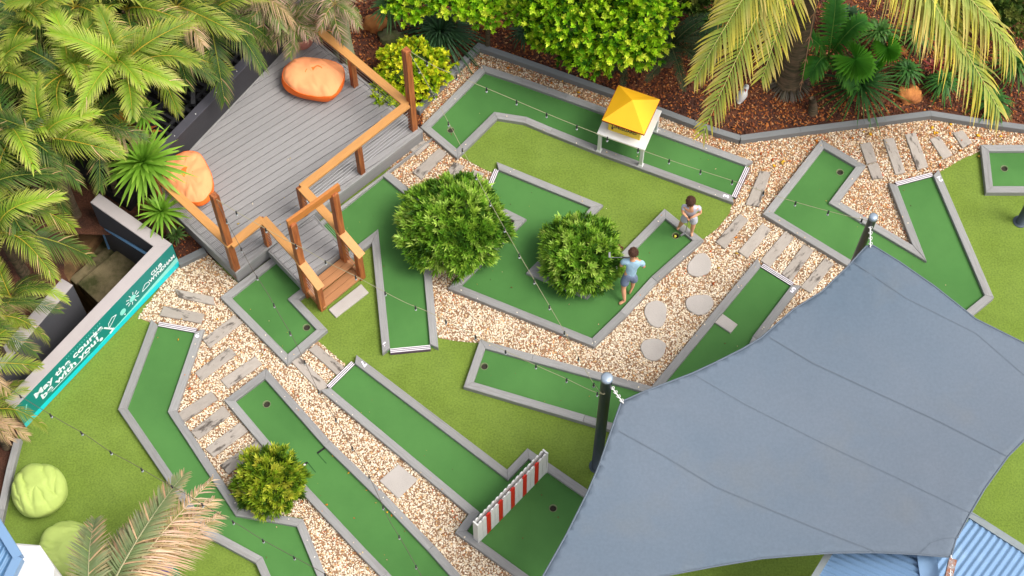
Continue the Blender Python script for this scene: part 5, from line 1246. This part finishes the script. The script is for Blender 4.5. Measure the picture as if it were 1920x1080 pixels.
beanbag(588, 151, ZD+.005, .54, .39, .40, R(-12), m_orange, 'orange bean bag at the back of the deck beside the pot', 'bean_bag', 1, top_mat=m_peach, taper=-.12)
beanbag(357, 340, ZD+.005, .52, .36, .40, R(-58), m_orange, 'peach-orange bean bag at the left end of the deck beside the handrail', 'bean_bag', 4, top_mat=m_peach, taper=.25)
beanbag(75, 922, .015, .425, .425, .46, R(20), m_lime, 'lime green bean bag standing free on the left lawn', 'bean_bag', 8, pleats=1)
beanbag(126, 1030, .015, .43, .42, .46, R(80), m_lime, 'lime green bean bag half behind the palm frond and white building corner', 'bean_bag', 12, pleats=1)

# ------------------------------------------------------------------ string lights
def cable(pts, label, end_z, n=40, r_=.0045, sag=0, bulbs=0, dark=False):
    """pts: image pixels with chosen heights (px,py,z) of the hanging cable"""
    pp = [P(*p) for p in pts]
    # Catmull-Rom
    out = []
    for i in range(len(pp)-1):
        p0, p1, p2, p3 = pp[max(0, i-1)], pp[i], pp[i+1], pp[min(len(pp)-1, i+2)]
        for k in range(8):
            t = k/8; out.append(.5*((2*p1)+(p2-p0)*t+(2*p0-5*p1+4*p2-p3)*t*t+(3*p1-p0-3*p2+p3)*t**3))
    out.append(pp[-1]); root = empty('string_lights', out[0], 0, label, 'string lights')
    mb = MB(); mb.tube(out, r_, 5); mb.build('cable', m_cabled if dark else m_cable, root)
    acc = 0; nxt = .35
    for i in range(len(out)-1):
        seg = (out[i+1]-out[i]).length
        while acc+seg > nxt:
            q = out[i].lerp(out[i+1], (nxt-acc)/seg)
            mb = MB(); mb.tube([q+Vector((0, 0, .01)), q-Vector((0, 0, .07))], [.012, .015], 7); s_ = mb.build('socket', m_sock, root)
            mb = MB(); mb.lathe([(.009, 0), (.018, -.015), (.018, -.034), (.006, -.048)], 8, q-Vector((0, 0, .07))); g_ = mb.build('bulb', m_bulb, smooth=True)
            g_.location = Vector(g_.location)-Vector(root.location)-Vector(s_.location); g_.parent = s_
            nxt += .52
        acc += seg
    return root
zA = 2.6; zB = 2.65
def sagz(a, b, t, s): return a+(b-a)*t-4*s*t*(1-t)
def cab(pts, z0, z1, s, label, **k):
    n = len(pts)-1; L_ = [math.hypot(p[0]-pts[0][0], p[1]-pts[0][1]) for p in pts]
    return cable([(p[0], p[1], sagz(z0, z1, l/L_[-1], s)) for p, l in zip(pts, L_)], label, z1, **k)
cab([(766, 94), (813, 123), (875, 150), (940, 177), (1030, 215), (1113, 248), (1207, 283), (1300, 315), (1383, 342), (1463, 370), (1550, 395), (1632, 415)], 2.58, 3.15, .45, 'string lights running across the hut from the deck corner post to the upper sail pole')
cab([(766, 96), (807, 167), (857, 260), (907, 357), (960, 453), (997, 517), (1030, 573), (1060, 625), (1100, 698), (1125, 735), (1134, 738)], 2.55, 2.9, .4, 'string lights from the deck corner post over the large bush to the lower pole')
cab([(406, 374), (448, 400), (523, 443), (572, 468), (620, 495), (667, 518), (713, 543), (762, 568), (810, 588), (907, 638), (1003, 684), (1055, 707), (1110, 733), (1134, 739)], 2.6, 2.88, .4, 'string lights from the left deck post over the steps to the lower sail pole')
cab([(406, 376), (428, 420), (448, 458), (473, 505), (500, 547), (527, 595), (552, 638), (577, 690), (600, 738), (627, 782), (655, 830), (682, 873), (706, 922), (728, 971), (756, 1018), (782, 1065), (830, 1155)], 2.55, 2.8, .35, 'string lights from the left deck post down over the long lane to the bottom edge', dark=True)
cab([(-60, 685), (0, 717), (50, 750), (111, 787), (160, 815), (204, 845), (250, 870), (289, 893), (348, 926), (395, 955), (441, 980), (489, 1010), (538, 1037), (586, 1063), (660, 1105)], 2.7, 2.7, .3, 'string lights crossing the left lawn in front of the banner end', dark=True)

# ------------------------------------------------------------------ boys, putters, ball
def skin_mesh(name, verts, edges, radii, root_i, mat, parent, sub=2):
    me = bpy.data.meshes.new(name); me.from_pydata([tuple(rel(parent, v)) for v in verts], edges, [])
    o = bpy.data.objects.new(name, me); link(o, parent)
    s = o.modifiers.new('skin', 'SKIN'); s.use_smooth_shade = True; s.branch_smoothing = .6
    for i, r_ in enumerate(radii):
        d_ = me.skin_vertices[0].data[i]; d_.radius = r_ if isinstance(r_, tuple) else (r_, r_); d_.use_root = (i == root_i)
    ss = o.modifiers.new('sub', 'SUBSURF'); ss.levels = sub; ss.render_levels = sub
    me.materials.append(mat); return o
def ell(name, c, r_, mat, parent, m=None, seg=16, cut=None, amp=0, seed=0):
    bm = bmesh.new(); bmesh.ops.create_uvsphere(bm, u_segments=seg*2, v_segments=seg, radius=1)
    for v in bm.verts:
        k = 1+amp*noise.noise(v.co*4+Vector((seed, 0, 0)))
        v.co = Vector((v.co.x*r_[0], v.co.y*r_[1], v.co.z*r_[2]))*k
    if cut: bmesh.ops.delete(bm, geom=[v for v in bm.verts if cut(v.co)], context='VERTS')
    if m is not None: bmesh.ops.transform(bm, matrix=m.to_4x4(), verts=bm.verts)
    me = bpy.data.meshes.new(name); bm.to_mesh(me); bm.free(); me.materials.append(mat); me.polygons.foreach_set('use_smooth', [True]*len(me.polygons))
    o = bpy.data.objects.new(name, me); o.location = rel(parent, c); return link(o, parent)
def boy(label, J, shirt, shorts, seed, face):
    """J joint positions (world); face = unit direction the head looks"""
    root = empty('person', Vector(((J['ankL'].x+J['ankR'].x)/2, (J['ankL'].y+J['ankR'].y)/2, min(J['toeL'].z, J['toeR'].z)-.02)), 0, label, 'person')
    V = []; E = []; Rr = []
    def av(p, r_, par=None):
        V.append(Vector(p)); Rr.append(r_)
        if par is not None: E.append((par, len(V)-1))
        return len(V)-1
    pel = av(J['pel'], (.085, .07)); wst = av(J['pel'].lerp(J['chest'], .5), (.08, .062), pel); ch = av(J['chest'], (.095, .068), wst)
    nb_ = av(J['neck'], .034, ch); hd_ = av(J['head'].lerp(J['neck'], .45), .036, nb_)
    for s in 'LR':
        h = av(J['hip'+s], .062, pel); k = av(J['knee'+s], .042, h); m2 = av(J['knee'+s].lerp(J['ank'+s], .35), .040, k); a = av(J['ank'+s], .026, m2)
        heel = J['ank'+s]+(J['ank'+s]-J['toe'+s]).normalized()*.02; mid = J['ank'+s].lerp(J['toe'+s], .55); t_ = av(mid, (.030, .022), a); av(J['toe'+s], (.034, .014), t_)
        sh = av(J['sho'+s], .04, ch); el = av(J['elb'+s], .028, sh); wr = av(J['wri'+s], .019, el); hn = av(J['han'+s], (.026, .015), wr)
    skin_mesh('body', V, E, Rr, 0, m_skin, root)
    # fingers: short curled chains
    for s in 'LR':
        hdir = (J['han'+s]-J['wri'+s]).normalized(); side = hdir.cross(Vector((0, 0, 1))).normalized(); dn_ = Vector((0, 0, -1))
        for f in range(4):
            b = J['han'+s]+side*(f-1.5)*.012; l = (.026, .032, .030, .022)[f]
            mb = MB(); mb.tube([b, b+hdir*l*.6+dn_*.006, b+hdir*l*.8+dn_*.022, b+hdir*l*.5+dn_*.034], [.0065, .0062, .0056, .0045], 6); mb.build('finger', m_skin, root, smooth=True)
        b = J['wri'+s].lerp(J['han'+s], .5)+side*.02; mb = MB(); mb.tube([b, b+side*.014+hdir*.014, b+side*.012+hdir*.034+dn_*.01], [.008, .0075, .006], 6); mb.build('thumb', m_skin, root, smooth=True)
    # head with face
    F = Vector(face).normalized(); X = F.cross(Vector((0, 0, 1))).normalized(); U = X.cross(F); mat3 = Matrix((X, F, U)).transposed()
    hc = J['head']; ell('head', hc, (.067, .081, .092), m_skin, root, mat3)
    ell('nose', hc+F*.081-U*.012, (.011, .014, .014), m_skin, root, mat3, 6)
    for s in (-1, 1):
        ell('ear', hc+X*s*.068-U*.01, (.010, .018, .026), m_skin, root, mat3, 6)
        ell('eye', hc+X*s*.028+F*.070+U*.006, (.010, .006, .007), M('eye', (40, 30, 26), .3, 0) if s < 0 and not bpy.data.materials.get('eye') else bpy.data.materials['eye'], root, mat3, 6)
    ell('mouth', hc+F*.074-U*.045, (.020, .006, .005), bpy.data.materials.get('lips') or M('lips', (176, 96, 86), .5, 0), root, mat3, 6)
    # hair: cap with uneven lower rim
    ell('hair', hc+U*.012-F*.008, (.077, .089, .094), m_hair, root, mat3, 20, cut=lambda c: c.z < (-.02 if c.y < .02 else .035+.4*(c.y-.02))+.012*noise.noise(c*40), amp=.10, seed=seed)
    mb = MB(); random.seed(seed)
    for k in range(260):
        z = random.uniform(-.1, 1); a = random.uniform(0, 2*pi); r_ = math.sqrt(1-z*z) if z > 0 else 1
        d_ = Vector((r_*cos(a)*.078, r_*sin(a)*.089, z*.096))
        if d_.y > .05 and d_.z < .045: continue
        q = hc+U*.012-F*.008+mat3@d_; n_ = (mat3@d_).normalized(); tg = n_.cross(Vector((0, 0, 1))+n_*.1)
        if tg.length < .01: tg = X
        tg.normalize(); fl2 = tg.cross(n_); l = random.uniform(.02, .04)
        mb.add([q-tg*.005, q+tg*.005, q+fl2*l*(-1 if fl2.z > 0 else 1)+n_*.008+tg*random.uniform(-.012, .012)], [(0, 1, 2)])
    mb.build('hair_strands', m_hair, root)
    # shirt: loose skin over torso and upper arms
    V = []; E = []; Rr = []
    hem = J['pel'].lerp(J['chest'], -.18)
    a = av(hem, (.122, .102)); b = av(J['pel'].lerp(J['chest'], .45), (.100, .078), a); c = av(J['chest'], (.104, .076), b); d_ = av(J['neck'].lerp(J['chest'], .25), (.055, .05), c)
    for s in 'LR':
        sh = av(J['sho'+s].lerp(J['chest'], .05), .055, c); av(J['sho'+s].lerp(J['elb'+s], .62), .050, sh)
    skin_mesh('shirt', V, E, Rr, 0, shirt, root)
    V = []; E = []; Rr = []
    a = av(J['pel'].lerp(J['chest'], .38), (.098, .082)); b = av(J['pel'], (.110, .092), a)
    for s in 'LR':
        h = av(J['hip'+s], .082, b); av(J['hip'+s].lerp(J['knee'+s], .72), .078, h)
    skin_mesh('shorts', V, E, Rr, 0, shorts, root)
    return root
J1 = dict(head=P(1295, 378, 1.20), neck=P(1296, 385, 1.07), chest=P(1296, 392, .95), pel=P(1294, 404, .67), hipL=P(1288, 406, .64), hipR=P(1301, 407, .64),
    kneeL=P(1279, 416, .42), kneeR=P(1300, 421, .41), ankL=P(1274, 424, .18), ankR=P(1297, 435, .18), toeL=P(1269, 431, .13), toeR=P(1297, 444, .13),
    shoL=P(1281, 386, .99), shoR=P(1311, 388, .99), elbL=P(1280, 398, .86), elbR=P(1314, 399, .87), wriL=P(1287, 406, .84), wriR=P(1299, 407, .84), hanL=P(1291, 409, .80), hanR=P(1294, 409.5, .78))
J2 = dict(head=P(1187.5, 475, 1.17), neck=P(1187, 484, 1.04), chest=P(1186, 494, .92), pel=P(1181, 516, .66), hipL=P(1173, 520, .62), hipR=P(1189, 519, .62),
    kneeL=P(1169, 541, .37), kneeR=P(1187, 528, .38), ankL=P(1171, 564, .11), ankR=P(1186, 538, .22), toeL=P(1160, 570, .066), toeR=P(1180, 550, .075),
    shoL=P(1168, 489, .96), shoR=P(1203, 491, .96), elbL=P(1164, 499, .80), elbR=P(1208, 501, .80), wriL=P(1175, 488, .74), wriR=P(1198, 489, .74), hanL=P(1181, 484, .75), hanR=P(1192, 485, .75))
boy('boy in white shirt and shorts standing on the lane border looking at the ball', J1, m_teew, m_shw, 3, (-.15, -.75, -.75))
boy('boy in a pale blue shirt and grey shorts walking away, back to the camera', J2, m_teeb, m_shg, 5, (.15, .8, -.35))
for k, J in (('1', J1), ('2', J2)):
    print('limbs', k, [(a+b, round((J[a]-J[b]).length, 2)) for a, b in (('pel', 'chest'), ('hipL', 'kneeL'), ('kneeL', 'ankL'), ('hipR', 'kneeR'), ('kneeR', 'ankR'), ('shoL', 'elbL'), ('elbL', 'wriL'), ('shoR', 'elbR'), ('elbR', 'wriR'), ('ankL', 'toeL'), ('ankR', 'toeR'), ('shoL', 'shoR'))])
def putter(top, bot, label, hv):
    root = empty('putter', bot, 0, label, 'putter'); d_ = (Vector(bot)-Vector(top)).normalized()
    mb = MB(); mb.tube([top, Vector(top)+d_*.2], .013, 8); mb.build('grip', m_black, root)
    mb = MB(); mb.tube([Vector(top)+d_*.2, bot], .006, 6); mb.build('shaft', m_steel, root)
    mb = MB(); mb.bar(Vector(bot)-hv*.01, Vector(bot)+hv*.1, .03, .025); mb.build('club_head', m_steel, root)
putter(P(1292, 406, .86), P(1285, 437, .14), 'putter held upright by the boy in white, its black grip in his hands', Vector((-.8, -.5, 0)))
m_blueg = M('blue_grip', (60, 92, 120), .5, .05)
putter(P(1190, 483, .78), P(1143, 483, .82), 'putter carried sideways by the boy in blue, reaching over the bush', Vector((0, .9, .1)))
bc = P(1266, 443, Z_TURF+.005); o = ell('golf_ball', bc+Vector((0, 0, .0)), (.0235,)*3, m_ball, None); tag(o, 'yellow golf ball at the cup below the boy in white', 'golf ball')
bc = P(571, 872, Z_TURF+.03); o = ell('golf_ball', bc, (.022,)*3, m_white, None); tag(o, 'white golf ball by the slot in the long lane, near the small bush', 'golf ball')
# dark post at the right edge
pole(1946, 352, 1.1, 'dark post standing at the right edge beside the square-ended lane', .07)

bpy.context.view_layer.update()
dg = bpy.context.evaluated_depsgraph_get()
for o in [q for q in bpy.data.objects if q.type == 'FONT']:
    nm = o.name; me = bpy.data.meshes.new_from_object(o.evaluated_get(dg)); me.materials.clear() if not o.data.materials else None
    n_ = bpy.data.objects.new('x', me); n_.parent = o.parent; n_.location = o.location; n_.rotation_euler = o.rotation_euler; n_.scale = o.scale
    if not me.materials: me.materials.append(m_num)
    bpy.data.objects.remove(o); n_.name = nm; link(n_, n_.parent)
for o in bpy.data.objects:
    if o.type == 'MESH' and o.parent is None and o.get('kind') is None and not o.get('category'): print('UNTAGGED', o.name)
print('objects', len(bpy.data.objects), 'tris', sum(len(o.data.polygons) for o in bpy.data.objects if o.type == 'MESH'))
